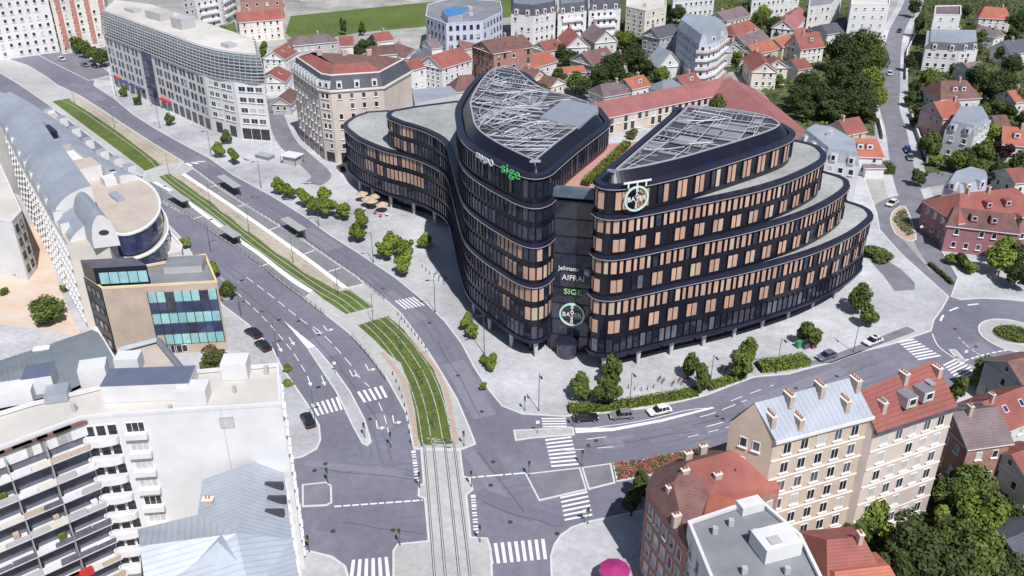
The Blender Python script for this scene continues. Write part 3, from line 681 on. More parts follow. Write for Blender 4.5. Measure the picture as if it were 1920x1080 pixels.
def boxpart(root, name, px, z, size, material, rz=0, zc=None, mt=None, parent=None):
    c = G(px[0], px[1], z); m = MB(); m.box((c.x, c.y, z + size[2]/2), size, material, rz, mt); return part(name, m, root)
def chimney(root, p, h=1.6, s=(.9, .6), rz=0, pots=2):
    m = MB(); m.box((p.x, p.y, p.z + h/2 - .5), (s[0], s[1], h + 1), M_chim, rz); m.box((p.x, p.y, p.z + h + .05), (s[0]+.15, s[1]+.15, .12), M_wcream, rz); c = part('chimney', m, root)
    for k in range(pots):
        t = MB(); x = (k - (pots-1)/2) * .4; t.cone((p.x + x*math.cos(rz), p.y + x*math.sin(rz), p.z + h + .1), .13, .45, M_pot, 6, .10); o = part('chimney_pot', t, root, c)
        o.location = (0, 0, 0)
    return c
def part(name, mb, root, parent=None, label=None, kind=None):
    me = mb.mesh(name) if isinstance(mb, MB) else mb
    if parent is None: o = add(name, me, root, -Vector(root.location), label=label, kind=kind)
    else: o = add(name, me, parent, (0, 0, 0), label=label, kind=kind)     # parts of a root share its offset, so sub-parts sit at zero
    return o
def roof_planes(m, A, B, n, hw, zr, ze, over, mat_, hip):
    """two slopes, and two hip ends when hip>0; A,B ridge ends, n across"""
    u = (B-A).normalized(); Lr = (B-A).length; sl = (zr-ze)/hw; zo = ze - sl*over; W_ = hw + over
    ha = hip*hw + over*(1 if True else 0)
    c = [A - u*ha - n*W_, B + u*ha - n*W_, B + u*ha + n*W_, A - u*ha + n*W_]
    c = [Vector((p.x, p.y, zo)) for p in c]; a = Vector((A.x, A.y, zr)); b = Vector((B.x, B.y, zr))
    if hip <= 0: a = a - u*over; b = b + u*over
    S = math.hypot(W_, zr-zo); full = Lr + 2*ha
    m.face([c[0], c[1], b, a], mat_, [(0, S), (full, S), (full-ha, 0), (ha, 0)]); m.face([c[2], c[3], a, b], mat_, [(0, S), (full, S), (full-ha, 0), (ha, 0)])
    if hip > 0:
        m.face([c[1], c[2], b], mat_, [(0, S), (2*W_, S), (W_, 0)]); m.face([c[3], c[0], a], mat_, [(0, S), (2*W_, S), (W_, 0)])
    # underside edge
    t = .22
    for p, q in ((c[0], c[1]), (c[1], c[2]), (c[2], c[3]), (c[3], c[0])) if hip > 0 else ((c[0], c[1]), (c[2], c[3])):
        m.face([p - Vector((0, 0, t)), q - Vector((0, 0, t)), q, p], M_frame)
    if hip <= 0:
        for p, q, r in ((c[1], c[2], b), (c[3], c[0], a)):
            m.face([p - Vector((0, 0, t)), p, r, r - Vector((0, 0, t))], M_frame); m.face([q, q - Vector((0, 0, t)), r - Vector((0, 0, t)), r], M_frame)
    m.face([c[3] - Vector((0, 0, t)), c[2] - Vector((0, 0, t)), c[1] - Vector((0, 0, t)), c[0] - Vector((0, 0, t))], M_frame)
    return c
_hs = [0]
def house(label, r, zr=8.5, d=9.0, ze=5.8, wall=None, roof=None, hip=0.0, chim=1, name='house', cat='house', wins=True, group='houses of the quarter', dorm=0, ext=0.0, sky=0, winw=1.0, winh=1.4, frame=None):
    wall = wall or M_wwhite; roof = roof or M_rred; _hs[0] += 1; sd = _hs[0]; rnd = random.Random(sd)
    A = G(r[0], r[1], zr); B = G(r[2], r[3], zr); A.z = B.z = 0
    if (B-A).length < 2: B = A + Vector((2, 0, 0))
    u = (B-A).normalized(); n = Vector((-u.y, u.x, 0)); hw = d/2; e = hip*hw
    A -= u*ext; B += u*ext
    root = thing(name, label, cat, Vector(((A.x+B.x)/2, (A.y+B.y)/2, .0)), group)
    f = [A - u*e - n*hw, B + u*e - n*hw, B + u*e + n*hw, A - u*e + n*hw]
    m = MB(); m.walls(f, 0, ze, wall)
    if hip <= 0:
        for p, q, t in ((f[1], f[2], B), (f[3], f[0], A)): m.face([(p.x, p.y, ze), (q.x, q.y, ze), (t.x, t.y, zr - .03)], wall)
    part('wall', m, root)
    rm = MB(); roof_planes(rm, A, B, n, hw, zr, ze, .4, roof, hip); rp = part('roof', rm, root)
    ctr = Vector(root.location)
    if wins:
        rows = max(1, int((ze - .3)/2.75))
        for k in range(4):
            a, b = f[k], f[(k+1) % 4]; mid = (a+b)/2; nn = mid - ctr; nn.z = 0
            if nn.dot(-mid) < 0: continue
            L = (b-a).length; cols = max(1, int(L/2.7)); wallwin(root, a, b, ctr, .5, rows, cols, (ze-.5)/rows, winw, winh, frame=frame, seed=sd*7+k, skip=.12)
            if hip <= 0 and k in (1, 3) and zr - ze > 2.2: wallwin(root, a, b, ctr, ze - .1, 1, 1, 1.9, .9, 1.1, seed=sd, m0=L*.3)
    for k in range(chim):
        t = rnd.choice((.12, .85, .3, .7)) if k == 0 else rnd.uniform(.2, .8); p = A.lerp(B, t) + n*rnd.uniform(-.6, .6); p.z = zr - .4; chimney(root, p, 1.5, (.9, .55), math.atan2(u.y, u.x) + R(90), 2)
    near = n if n.dot(-ctr) > 0 else -n
    for k in range(dorm):
        t = (k+1)/(dorm+1); p = A.lerp(B, t) + near*hw*.5; z = (zr+ze)/2; q = MB(); rz = math.atan2(u.y, u.x)
        q.box((p.x + near.x*.3, p.y + near.y*.3, z + .35), (1.5, 1.7, 1.5), wall, rz, roof); dm = part('dormer', q, root)
        w = p + near*1.17; dd = u if (Vector((u.y, -u.x, 0))).dot(near) > 0 else -u
        add('window', wmesh(1.0, 1.0, M_frame, M_gl, False), dm, Vector((w.x, w.y, z + .4)), math.atan2(dd.y, dd.x))
    for k in range(sky):
        t = rnd.uniform(.2, .8); p = A.lerp(B, t) + near*hw*.45; sl = math.atan2(zr-ze, hw); q = MB(); q.box((0, 0, 0), (.9, 1.2, .12), M_frame); q.box((0, 0, .03), (.7, 1.0, .1), M_blueg)
        o = add('skylight', q, root, Vector((p.x, p.y, zr - (zr-ze)*.45 + .08)) - ctr); dd = u if (Vector((u.y, -u.x, 0))).dot(near) > 0 else -u
        o.rotation_euler = (sl, 0, math.atan2(dd.y, dd.x)); o.rotation_mode = 'XYZ'
    return root
def lettering(text, size, mt, extrude=.06):
    cu = bpy.data.curves.new('t', 'FONT'); cu.body = text; cu.size = size; cu.extrude = extrude; cu.align_x = 'CENTER'; cu.align_y = 'CENTER'
    o = bpy.data.objects.new('t', cu); COL.objects.link(o); dg = bpy.context.evaluated_depsgraph_get(); me = bpy.data.meshes.new_from_object(o.evaluated_get(dg)); COL.objects.unlink(o); bpy.data.objects.remove(o)
    me.materials.clear(); me.materials.append(mt); return me
# ---- signs of the dark building
M_sw = mat('sign_white', (.80, .80, .82), .5, .03, 1); M_sg = mat('sign_green', (.10, .62, .16), .5, .03, 1); M_sgl = mat('sign_light_green', (.34, .72, .28), .5, .03, 1)
M_sring = mat('sign_ring', (.62, .78, .50), .5, .05, .6, col2=(.45, .75, .85)); M_sball = mat('sign_ball', (.45, .45, .55), .5, .3, 1.4)
def put_text(txt, size, mt, pos, d, root, name='sign_lettering', sx=1.0):
    o = add(name, lettering(txt, size, mt), root, pos - Vector(root.location)); o.rotation_euler = (R(90), 0, math.atan2(d.y, d.x)); o.scale = (sx, 1, 1); return o
def ringlogo(pos, d, rad, root, word):
    m = MB(); N_ = 36; rz = math.atan2(d.y, d.x)
    for k in range(N_):
        a, b = k*2*math.pi/N_, (k+1)*2*math.pi/N_
        for r0, r1 in ((rad, rad*.86),):
            A = [(r0*math.cos(a), -.1, r0*math.sin(a)), (r0*math.cos(b), -.1, r0*math.sin(b)), (r1*math.cos(b), -.1, r1*math.sin(b)), (r1*math.cos(a), -.1, r1*math.sin(a))]
            m.face(A[::-1], M_sring); m.face([A[0], A[1], (A[1][0], .1, A[1][2]), (A[0][0], .1, A[0][2])], M_sring); m.face([A[2], A[3], (A[3][0], .1, A[3][2]), (A[2][0], .1, A[2][2])], M_sring)
    o = add('logo_ring', m, root, pos - Vector(root.location), rz)
    h = lettering(word, rad*.52, M_sw); t = add('logo_letters', h, o, (0, -.12, 0)); t.rotation_euler = (R(90), 0, 0)
    for k, ch in enumerate(word):
        z = (len(word)/2 - .5 - k) * rad*.34
        if k == len(word)//2: continue
        t = add('logo_letters', lettering(ch, rad*.44, M_sw), o, (0, -.12, z)); t.rotation_euler = (R(90), 0, 0)
    return o
lc = lk_a.lerp(lk_b, .53) + lkn * .42
def proj(p):
    q = HC - p.z; dd = p.y*_c + q*_s; return 960 + FPX*p.x/dd, 540 - FPX*(p.y*_s - q*_c)/dd
def lz(y): a = proj(Vector((lc.x, lc.y, 0))); return hgt(a[0], a[1], y)
put_text('Jellmann', 1.15, M_sw, Vector((lc.x, lc.y, lz(505))) - lkd*.9, lkd, office, sx=.95)
b = MB(); 
for i in range(6):
    for j in range(10):
        f0, f1 = math.pi*i/6, math.pi*(i+1)/6; a0, a1 = 2*math.pi*j/10, 2*math.pi*(j+1)/10
        s3 = lambda f, a: (.75*math.sin(f)*math.cos(a), .75*math.sin(f)*math.sin(a), .75*math.cos(f)); b.face([s3(f0, a0), s3(f1, a0), s3(f1, a1), s3(f0, a1)], M_sball)
add('sign_ball', b, office, Vector((lc.x, lc.y, lz(508))) + lkd*2.6 - BASE)
put_text('AIFRAI', 1.5, M_sw, Vector((lc.x, lc.y, lz(522))), lkd, office, sx=.95)
put_text('SIGE', 1.5, M_sgl, Vector((lc.x, lc.y, lz(548))), lkd, office, sx=1.15)
ringlogo(Vector((lc.x, lc.y, lz(590))), lkd, 2.35, office, 'BAYER')
# ring logo hung from the right wing's cornice, with its white bracket
fpt = min(range(len(rf)), key=lambda k: abs(proj(Vector((rf[k].x, rf[k].y, 34)))[0] - 1186)); fd = (rf[fpt+1]-rf[fpt-1]).normalized(); fn_ = Vector((fd.y, -fd.x, 0)); q = rf[fpt] + fn_*1.0
lg = ringlogo(Vector((q.x, q.y, 34.2)), fd, 2.2, office, 'BAYER')
m = MB(); m.box((0, 0, 2.95), (5.0, .15, .3), M_sw)
for x in (-1.6, 0, 1.6): m.box((x, 0, 2.5), (.25, .12, .9), M_sw)
add('bracket', m, lg, (0, 0, 0))
# white and green signs on the tower's cornice
for x, txt, mt, sz, sx in ((908, 'capgo', M_sw, 1.9, 1.0), (927, 'o', M_sw, 2.6, 1.0), (961, 'sige', M_sg, 2.6, 1.35)):
    k = min(range(2, len(lf)-2), key=lambda k: abs(proj(Vector((lf[k].x, lf[k].y, 35)))[0] - x) if lf[k].y < 170 else 999); d = (lf[k+1]-lf[k-1]).normalized(); n_ = Vector((d.y, -d.x, 0)); q = lf[k] + n_*.75
    put_text(txt, sz, mt, Vector((q.x, q.y, 36.2)), d, office, sx=sx)
# ------------------------------------------------------------------ individual buildings
def W2(pts, z): return [Vector((p.x, p.y, 0)) for p in P(pts, z)]
# --- white office with glass crown (top left)
fr = W2([(214, 159), (400, 248), (455, 263), (511, 267)], 0)
bk = W2([(464, 69), (292, 6), (187, 18)], 26)
foot = fr + [bk[0] + Vector((3, 0, 0)), bk[1], fr[0] + Vector((-4, 22, 0))]
B_ = thing('white_office_building', 'white office building with a two storey glass crown along the avenue', 'office building', cen(foot)); c0 = cen(foot)
shell(B_, foot, 0, 17.6, M_wwhite, M_rcream, 0)
fd = (fr[1]-fr[0]).normalized(); L01 = (fr[1]-fr[0]).length
def lp(t): return fr[0].lerp(fr[1], t)
for a, b, cols in ((lp(.0), lp(.385), 8), (lp(.52), lp(1), 12)):
    wallwin(B_, a, b, c0, 4.6, 4, cols, 3.2, 1.35, 2.0, frame=M_framed, mix=(.75, .2, .05), m0=.5, sill=False, seed=3, paired=.28)
wallwin(B_, fr[1], fr[2], c0, 4.6, 4, 4, 3.2, 2.0, 1.6, frame=M_frame, mix=(.5, .3, .2), m0=.8, seed=4, paired=.2, mull=1)
wallwin(B_, fr[2], fr[3], c0, 4.6, 4, 3, 3.2, 2.2, 1.6, frame=M_frame, mix=(.5, .3, .2), m0=.8, seed=5, mull=1)
wallwin(B_, fr[3], foot[4], c0, 4.6, 4, 9, 3.2, 1.4, 1.8, frame=M_framed, mix=(.7, .3, 0), m0=.8, seed=6)
for a, b, cols in ((lp(.0), lp(.385), 6), (lp(.52), lp(1), 8), (fr[1], fr[2], 2), (fr[2], fr[3], 3)):
    wallwin(B_, a, b, c0, .3, 1, cols, 3.9, 2.7, 3.2, frame=M_framed, mix=(.85, .15, 0), m0=.4, sill=False, seed=7, name='shop_window')
for t, mt in ((.08, M_redaw), (.16, M_blueaw), (.24, M_blueaw), (.32, M_blueaw), (.56, M_redaw), (.61, M_redaw)):
    p = lp(t); n = Vector((fd.y, -fd.x, 0)); q = p + n*.6; m = MB(); m.box((q.x, q.y, 3.7), (2.8, 1.3, .35), mt, math.atan2(fd.y, fd.x)); part('awning', m, B_)
g0, g1 = lp(.40), lp(.505); n = Vector((fd.y, -fd.x, 0))
for r in range(6):                                  # curved glass entrance bay
    for k in range(3):
        a = g0.lerp(g1, k/3); b = g0.lerp(g1, (k+1)/3); bulge = (.5, .9, .5)[k]; m = MB()
        m.prism([a + n*(.1 + (0, .5, .5)[k]), b + n*(.1 + (.5, .5, 0)[k]), b - n*.3, a - n*.3], .3 + r*2.95, .3 + r*2.95 + 2.75, M_blueg if (r + k) % 3 else M_glassg); part('bay_pane', m, B_)
crown = offset(ccw(foot), -.5)
up = smooth([lp(-.01) , lp(.3), lp(.6), lp(.9), fr[1].lerp(fr[2], .5), fr[2].lerp(fr[3], .5), fr[3] + Vector((.1, .5, 0))], 3)
up2 = [p for p in up] + [foot[4], foot[5], foot[6]]
m = MB(); m.prism(offset(ccw(up2), -1.4), 17.6, 25.6, mat('crown_glass', (.20, .26, .28), .2, .4, .5, spec=.6), M_rcream); part('glass_crown', m, B_)
for k in range(9):
    m = MB(); u3 = offset(ccw(up2), .35 - .11*k)[:] ; m.ring(offset(ccw(up2), .3 - .12*k), 17.75 + k*.92, 17.95 + k*.92, .12, .22, M_wgrey if k % 2 else M_steel); part('louvre_band', m, B_)
for i, (p, d) in enumerate(walk(up[:-1], 1.9, .5)):
    nn = Vector((d.y, -d.x, 0)); a = p + nn*.25; b = p - nn*.7; m = MB(); m.tube([(a.x, a.y, 17.7), (b.x, b.y, 25.6)], .09, M_wgrey, 4); part('crown_fin', m, B_)
m = MB(); m.prism(offset(ccw(up2), -1.8), 25.55, 25.9, M_steel, M_rcream); part('roof', m, B_)
for px, s in (((300, 35), (9, 5, 2.6)), ((345, 52), (6, 5, 3.4)), ((430, 88), (4, 3, 1.2)), ((250, 22), (6, 3, 1.2))): boxpart(B_, 'roof_plant', px, 25.85, s, M_wgrey, R(-40))
# --- peach corner building with mansard and red roof
ev = W2([(548, 131), (597, 166), (620, 170), (719, 163)], 21); 
fo = ev + [ev[3] + Vector((6, 16, 0)), ev[2] + Vector((-4, 24, 0)), ev[0] + Vector((10, 6, 0))]
fo = ccw(fo); c0 = cen(fo)
C_ = thing('corner_apartment_building', 'peach corner apartment building with dark dormered mansard and red roof', 'building', c0)
m = MB(); m.walls(fo, 0, 21, M_wpink); part('wall', m, C_)
k = MB(); k.ring(fo, 20.6, 21.1, .45, .3, M_wcream); part('cornice', k, C_)
mi = offset(fo, -1.3); m = MB()
for i in range(len(fo)):
    j = (i+1) % len(fo); m.face([(fo[i].x, fo[i].y, 21.1), (fo[j].x, fo[j].y, 21.1), (mi[j].x, mi[j].y, 24.8), (mi[i].x, mi[i].y, 24.8)], M_slate, [(0, 4), (4, 4), (4, 0), (0, 0)])
part('mansard', m, C_)
mc = cen(mi); m = MB()
in2 = offset(mi, -4.2)
for i in range(len(mi)):
    j = (i+1) % len(mi); m.face([(mi[i].x, mi[i].y, 24.8), (mi[j].x, mi[j].y, 24.8), (in2[j].x, in2[j].y, 26.6), (in2[i].x, in2[i].y, 26.6)], M_rbrown if i % 2 else M_rred, [(0, 5), (4, 5), (4, 0), (0, 0)])
m.poly([(p.x, p.y, 26.6) for p in in2], M_rbrown); part('roof', m, C_)
k = MB(); k.ring(mi, 24.7, 25.0, .15, .15, M_frame); part('roof_trim', k, C_)
def mandorm(a, b, nn_, z, root, cc, mats=M_frame, wall=None):
    d = (b-a).normalized(); n = Vector((d.y, -d.x, 0))
    if n.dot((a+b)/2 - cc) < 0: a, b = b, a; d = -d; n = -n
    for i in range(nn_):
        p = a.lerp(b, (i+.5)/nn_) - n*.5; rz = math.atan2(d.y, d.x); m = MB(); m.box((p.x, p.y, z + 1.0), (1.5, 1.6, 2.0), wall or M_wwhite, rz, M_zinc); o = part('dormer', m, root)
        w = p + n*.82; add('window', wmesh(1.0, 1.4, M_frame, M_gl, False), o, Vector((w.x, w.y, z + 1.0)), rz)
for a, b, nd in ((ev[0], ev[1], 9), (ev[1], ev[2], 2), (ev[2], ev[3], 3)):
    mandorm(a, b, nd, 21.4, C_, c0); L = (b-a).length
    wallwin(C_, a, b, c0, 3.6, 6, max(2, int(L/3.0)), 2.85, 1.1, 1.6, mix=(.65, .2, .15), m0=.6, seed=9, skip=.06)
    wallwin(C_, a, b, c0, .2, 1, max(1, int(L/4)), 3.2, 2.8, 2.7, frame=M_framed, mix=(.9, .1, 0), m0=.4, sill=False, seed=9, name='shop_window')
for i in range(3): chimney(C_, Vector((mc.x - 6 + i*7, mc.y + 2, 26.3)), 1.8, (1.4, .7), R(30), 3)
# --- long red roofed hall behind the dark building
def hall(label, r, zr, d, ze, **k): return house(label, r, zr, d, ze, **k)
hall('long rose tiled hall running behind the dark office building', (1075, 200, 1368, 143), 9, 12, 6, wall=M_wbeige, roof=M_rrose, chim=0, name='long_hall', cat='hall', group=None, winw=1.6, winh=2.6)
hall('rose tiled hall wing turning down beside the dark trees', (1370, 146, 1508, 262), 9.4, 17, 5.6, wall=M_wbeige, roof=M_rrose, chim=0, name='long_hall', cat='hall', group=None, winw=1.6, winh=2.4)
# --- pale blue apartment tower with rounded front
fr = W2([(1270, 52), (1311, 84), (1326, 84), (1345, 78), (1365, 62)], 15.5); fo = ccw(fr + [fr[4] + Vector((-2, 14, 0)), fr[0] + Vector((4, 12, 0))]); c0 = cen(fo)
L_ = thing('apartment_tower', 'pale blue apartment block with zinc mansard top and rounded balcony front', 'building', c0)
m = MB(); m.walls(fo, 0, 15.5, M_wlav); part('wall', m, L_)
mi = offset(fo, -1.1); m = MB()
for i in range(len(fo)):
    j = (i+1) % len(fo); m.face([(fo[i].x, fo[i].y, 15.5), (fo[j].x, fo[j].y, 15.5), (mi[j].x, mi[j].y, 18.6), (mi[i].x, mi[i].y, 18.6)], M_zinc, [(0, 3), (3, 3), (3, 0), (0, 0)])
m.poly([(p.x, p.y, 18.6) for p in mi], M_zinc); part('roof', m, L_)
for i in range(4):
    a, b = fr[i], fr[i+1]; L = (b-a).length; wallwin(L_, a, b, c0, .8, 5, max(1, int(L/2.6)), 2.95, 1.3, 1.5, seed=20+i, m0=.3, mix=(.55, .3, .15))
for f in range(5):
    m = MB(); m.ring(W2([(1311, 84), (1326, 84), (1345, 78), (1365, 62)], 15.5) + [c0], .9 + f*2.95, 1.75 + f*2.95, .75, .1, M_wwhite if f % 2 else M_wpink); part('balcony', m, L_)
mandorm(fr[1], fr[3], 2, 15.7, L_, c0); mandorm(fr[3], fr[4], 1, 15.7, L_, c0)
# --- left: long building with barrel zinc roofs, roof decks and a rounded blue glass end
HD = 19.0
re_ = W2([(58, 196), (120, 236), (190, 296), (262, 336)], HD); le = W2([(-60, 200), (5, 240), (37, 302), (62, 348), (92, 400), (125, 455)], HD)
fo = re_ + W2([(250, 372), (225, 420), (205, 462)], HD) + [le[5], le[4], le[3], le[2], le[1], le[0]] + W2([(-20, 175)], HD)
fo = ccw(fo); c0 = cen(fo)
D_ = thing('barrel_roof_building', 'long white building with barrel zinc roofs and a rounded blue glass end', 'building', c0)
m = MB(); m.walls(fo, 0, HD, M_wcream); part('wall', m, D_); m = MB(); m.poly([(p.x, p.y, HD - .05) for p in fo], M_rtan); part('roof_deck', m, D_)
def barrel(root, edge, depth, z, h, name='barrel_roof', n=6, ml=None, inner=None):
    """quarter barrel rising from an eave polyline towards the inside"""
    rows = []; ed = [Vector(p) for p in edge]; side = None
    for i, p in enumerate(ed):
        d = ed[min(i+1, len(ed)-1)] - ed[max(i-1, 0)]; d.normalize(); nn = Vector((-d.y, d.x, 0)); 
        if side is None:
            k_ = len(ed)//2; e_ = ed[min(k_+1, len(ed)-1)] - ed[max(k_-1, 0)]; side = -1 if Vector((-e_.y, e_.x, 0)).dot(c0 - ed[k_]) < 0 else 1
        nn = nn*side
        rows.append([(p + nn*depth*(1-math.cos(t)), z + h*math.sin(t)) for t in [k*math.pi/2/n for k in range(n+1)]])
    m = MB(); acc = 0
    for i in range(len(rows)-1):
        L = (ed[i+1]-ed[i]).length
        for k in range(n):
            a, b, c, d = rows[i][k], rows[i+1][k], rows[i+1][k+1], rows[i][k+1]; q = [(a[0].x, a[0].y, a[1]), (b[0].x, b[0].y, b[1]), (c[0].x, c[0].y, c[1]), (d[0].x, d[0].y, d[1])]
            u = [(acc, k), (acc+L, k), (acc+L, k+1), (acc, k+1)]
            m.face(q if (Vector(q[1])-Vector(q[0])).cross(Vector(q[3])-Vector(q[0])).z >= 0 else q[::-1], ml or M_zinc, u)
        acc += L
    for e, sgn in ((rows[0], 1), (rows[-1], -1)):                     # white gable ends
        pts = [(p.x, p.y, zz) for p, zz in e] + [(e[-1][0].x, e[-1][0].y, z)]; m.face(pts[::sgn], M_wwhite)
    e = rows
    for i in range(len(rows)-1):
        a, b = rows[i][-1], rows[i+1][-1]; m.face([(b[0].x, b[0].y, z), (a[0].x, a[0].y, z), (a[0].x, a[0].y, a[1]), (b[0].x, b[0].y, b[1])], M_wwhite)
    return part(name, m, root)
barrel(D_, [le[1].lerp(le[0], .5), le[1], le[2], le[2].lerp(le[3], .4)], 7.5, HD, 5.0)
barrel(D_, [le[2].lerp(le[3], .45), le[3], le[4], le[4].lerp(le[5], .3)], 8.0, HD, 5.6)
barrel(D_, [le[4].lerp(le[5], .35), le[5]], 6.5, HD - 2, 5.0)
def vault(root, A, B, dv, h, z, name='vault_roof', n=10):
    c = (A+B)/2; r = (B-A)/2; prof = [(c - r*math.cos(t), z + h*math.sin(t)) for t in [math.pi*k/n for k in range(n+1)]]; m = MB()
    for k in range(n):
        (p, zp), (q, zq) = prof[k], prof[k+1]; m.face([(p.x, p.y, zp), (q.x, q.y, zq), (q.x+dv.x, q.y+dv.y, zq), (p.x+dv.x, p.y+dv.y, zp)], M_zinc, [(0, k), (0, k+1), (9, k+1), (9, k)])
    f = MB(); f.face([(p.x, p.y, zz) for p, zz in prof], M_wwhite); fb = MB(); fb.face([(p.x+dv.x, p.y+dv.y, zz) for p, zz in prof[::-1]], M_wwhite)
    w = Vector((A.x, A.y, 0)), Vector((B.x, B.y, 0))
    o = part(name, m, root); part('gable', f, root, o); part('gable', fb, root, o); nn = -dv.normalized(); e = MB(); ctr = c + nn*.04; u = r.normalized()
    e.face([(ctr.x + u.x*.9*math.cos(t), ctr.y + u.y*.9*math.cos(t), z + h*.45 + .55*math.sin(t)) for t in [math.pi*2*k/12 for k in range(12)]], M_framed); part('oval_window', e, root, o)
vA, vB = G(176, 466, HD), G(226, 460, HD); vd = G(172, 362, 22) - G(207, 404, 22); vault(D_, Vector((vA.x, vA.y, 0)), Vector((vB.x, vB.y, 0)), Vector((vd.x, vd.y, 0)), 6.4, HD)
barrel(D_, [p for p in smooth(re_, 3)], 4.2, HD, 2.0)
for t in (.2, .32, .44, .56, .68, .8, .92):         # white dormer fins along the avenue
    i = int(t*3); p = re_[i].lerp(re_[min(i+1, 3)], t*3 - i); d = (re_[min(i+1, 3)]-re_[i]).normalized(); nn = Vector((-d.y, d.x, 0)); m = MB()
    m.box((p.x + nn.x*.2, p.y + nn.y*.2, HD + .9), (2.4, 1.8, 2.2), M_wwhite, math.atan2(d.y, d.x), M_zinc); part('dormer', m, D_)
for t in (.06, .14, .24, .34, .46, .58, .7, .82, .92):
    i = min(3, int(t*4)) + 1; p = le[i].lerp(le[i+1], t*4 - int(t*4)); d = (le[i+1]-le[i]).normalized(); nn = Vector((-d.y, d.x, 0)); nn = nn if nn.dot(c0-p) > 0 else -nn; m = MB(); q = p + nn*.9
    m.box((q.x, q.y, HD + 1.1), (2.0, 1.6, 2.1), M_wwhite, math.atan2(d.y, d.x), M_zinc); o = part('dormer', m, D_)
for px, z, s, mt, tp in (((108, 285), HD, (6, 5, 2.2), M_wgrey, M_zinc), ((88, 262), HD, (6, 4, 2.6), M_navy2, M_navy2), ((165, 332), HD, (6.5, 4.6, 3.2), M_wwhite, M_rtan), ((140, 300), HD, (7, 3, 1.2), M_wwhite, M_wwhite), ((92, 224), HD, (8, 4, 1.2), M_wwhite, M_rtan), ((205, 345), HD, (3, 2.4, 1.6), M_wwhite, M_wwhite), ((220, 372), HD, (5, 1.6, .7), M_zinc, M_zinc), ((215, 338), HD, (1.2, 1.2, 2.2), M_wwhite, M_framed)):
    boxpart(D_, 'roof_plant', px, z, s, mt, R(-50), mt=tp)
dr = W2([(258, 333), (285, 350), (300, 374), (299, 402), (276, 428), (240, 442), (212, 440)], HD)
drc = W2([(196, 388)], HD)[0]
for z0, z1, of, ml in ((10, 14.4, .8, M_blueg), (14.8, 19.04, -.3, M_blueg)):
    s_ = smooth(dr, 3); m = MB(); ss = [drc + (p - drc)*(1 + of*.06) for p in s_]; m.walls(ccw(ss + [drc]), z0, z1, ml); m.poly([(p.x, p.y, z1) for p in ss + [drc]], M_rtan); part('glass_drum', m, D_)
    r = MB(); r.tube([(p.x, p.y, z1 + .1) for p in ss], .3, M_frame, 5); part('drum_rim', r, D_)
pod = W2([(342, 462), (300, 415), (270, 440), (205, 462), (160, 478), (180, 500), (340, 472)], 11); m = MB(); m.prism(pod, 0, 11, M_wcream, M_rcream); part('podium', m, D_)
k = MB(); k.ring(ccw(pod), 10.8, 11.4, .1, .3, M_wwhite); part('parapet', k, D_)
for a, b, cols in ((le[1], le[2], 6), (le[2], le[3], 5), (le[3], le[4], 6), (le[4], le[5], 7)): wallwin(D_, a, b, c0, 1, 6, cols, 2.9, 1.4, 1.5, seed=31, mix=(.6, .3, .1), m0=.4)
wallwin(D_, pod[5], pod[6], cen(pod), 7.2, 1, 3, 3.0, 5.0, 1.7, frame=M_framed, mix=(1, 0, 0), seed=33, sill=False)
wallwin(D_, pod[0], pod[6], cen(pod), 1, 3, 2, 3.2, 1.6, 1.7, seed=34)
# --- balcony block on the far left edge
fo = ccw(W2([(-70, 300), (-10, 285), (40, 395), (22, 415), (-70, 400)], 14)); c0 = cen(fo)
X_ = thing('balcony_block', 'white block with dark framed windows at the left picture edge', 'building', c0); shell(X_, fo, 0, 14, M_wwhite, M_rcream)
a, b = W2([(-10, 285), (40, 395)], 14); wallwin(X_, a, b, c0, 1, 4, 5, 3.1, 1.9, 1.5, frame=M_framed, seed=35, m0=.4)
a, b = W2([(40, 395), (22, 415)], 14); wallwin(X_, a, b, c0, 1, 4, 2, 3.1, 1.4, 1.5, frame=M_framed, seed=36, m0=.3)
# --- tan building with teal glass grid
HE = hgt(432, 660, 530)
tp = W2([(190, 540), (407, 528)], HE); a, b = tp
bk2 = W2([(155, 505), (383, 463)], HE + 1.5); fo = ccw([a, b, bk2[1], bk2[0]]); c0 = cen(fo)
E_ = thing('teal_glass_building', 'tan building with a grid of teal glass panes on its front', 'building', c0)
shell(E_, fo, 0, HE, M_wtan, M_rflat, .5, ptrim=M_wtan)
d = (b-a).normalized(); n = Vector((d.y, -d.x, 0)); L = (b-a).length; rz = math.atan2(d.y, d.x)
M_ochre = mat('ochre_render', (.74, .57, .36), .85, .08, .3); E_.children[0].data.materials[0] = M_ochre
pw = L*.60/8; ph = (HE - 3.6)/5
cache = {}
for r in range(5):
    for c in range(8):
        if r == 0 and c == 0: continue
        ml = M_teal if (r % 2 == 0) else M_blueg
        if random.random() < .1: ml = M_glassg
        k = ml.name
        if k not in cache: q = MB(); q.box((0, -.05, 0), (pw*.9, .16, ph*.88), ml); cache[k] = q.mesh('glass_pane')
        q = a + d*(L*.38 + pw*(c+.5)) + n*.06; add('glass_pane', cache[k], E_, Vector((q.x, q.y, 2.2 + ph*(r+.5))) - Vector(E_.location), rz)
for c in range(9):
    q = a + d*(L*.38 + pw*c) + n*.1; m = MB(); m.box((q.x, q.y, 2.2 + ph*2.5), (.12, .22, ph*5), M_framed, rz); part('mullion', m, E_)
m = MB(); pen = [bk2[0].lerp(a, .75), bk2[0].lerp(a, .75) + d*L*.46, bk2[0] + d*L*.46, bk2[0]]; m.prism(pen, HE - .4, HE + 3.4, M_navy, M_slate); part('penthouse', m, E_)
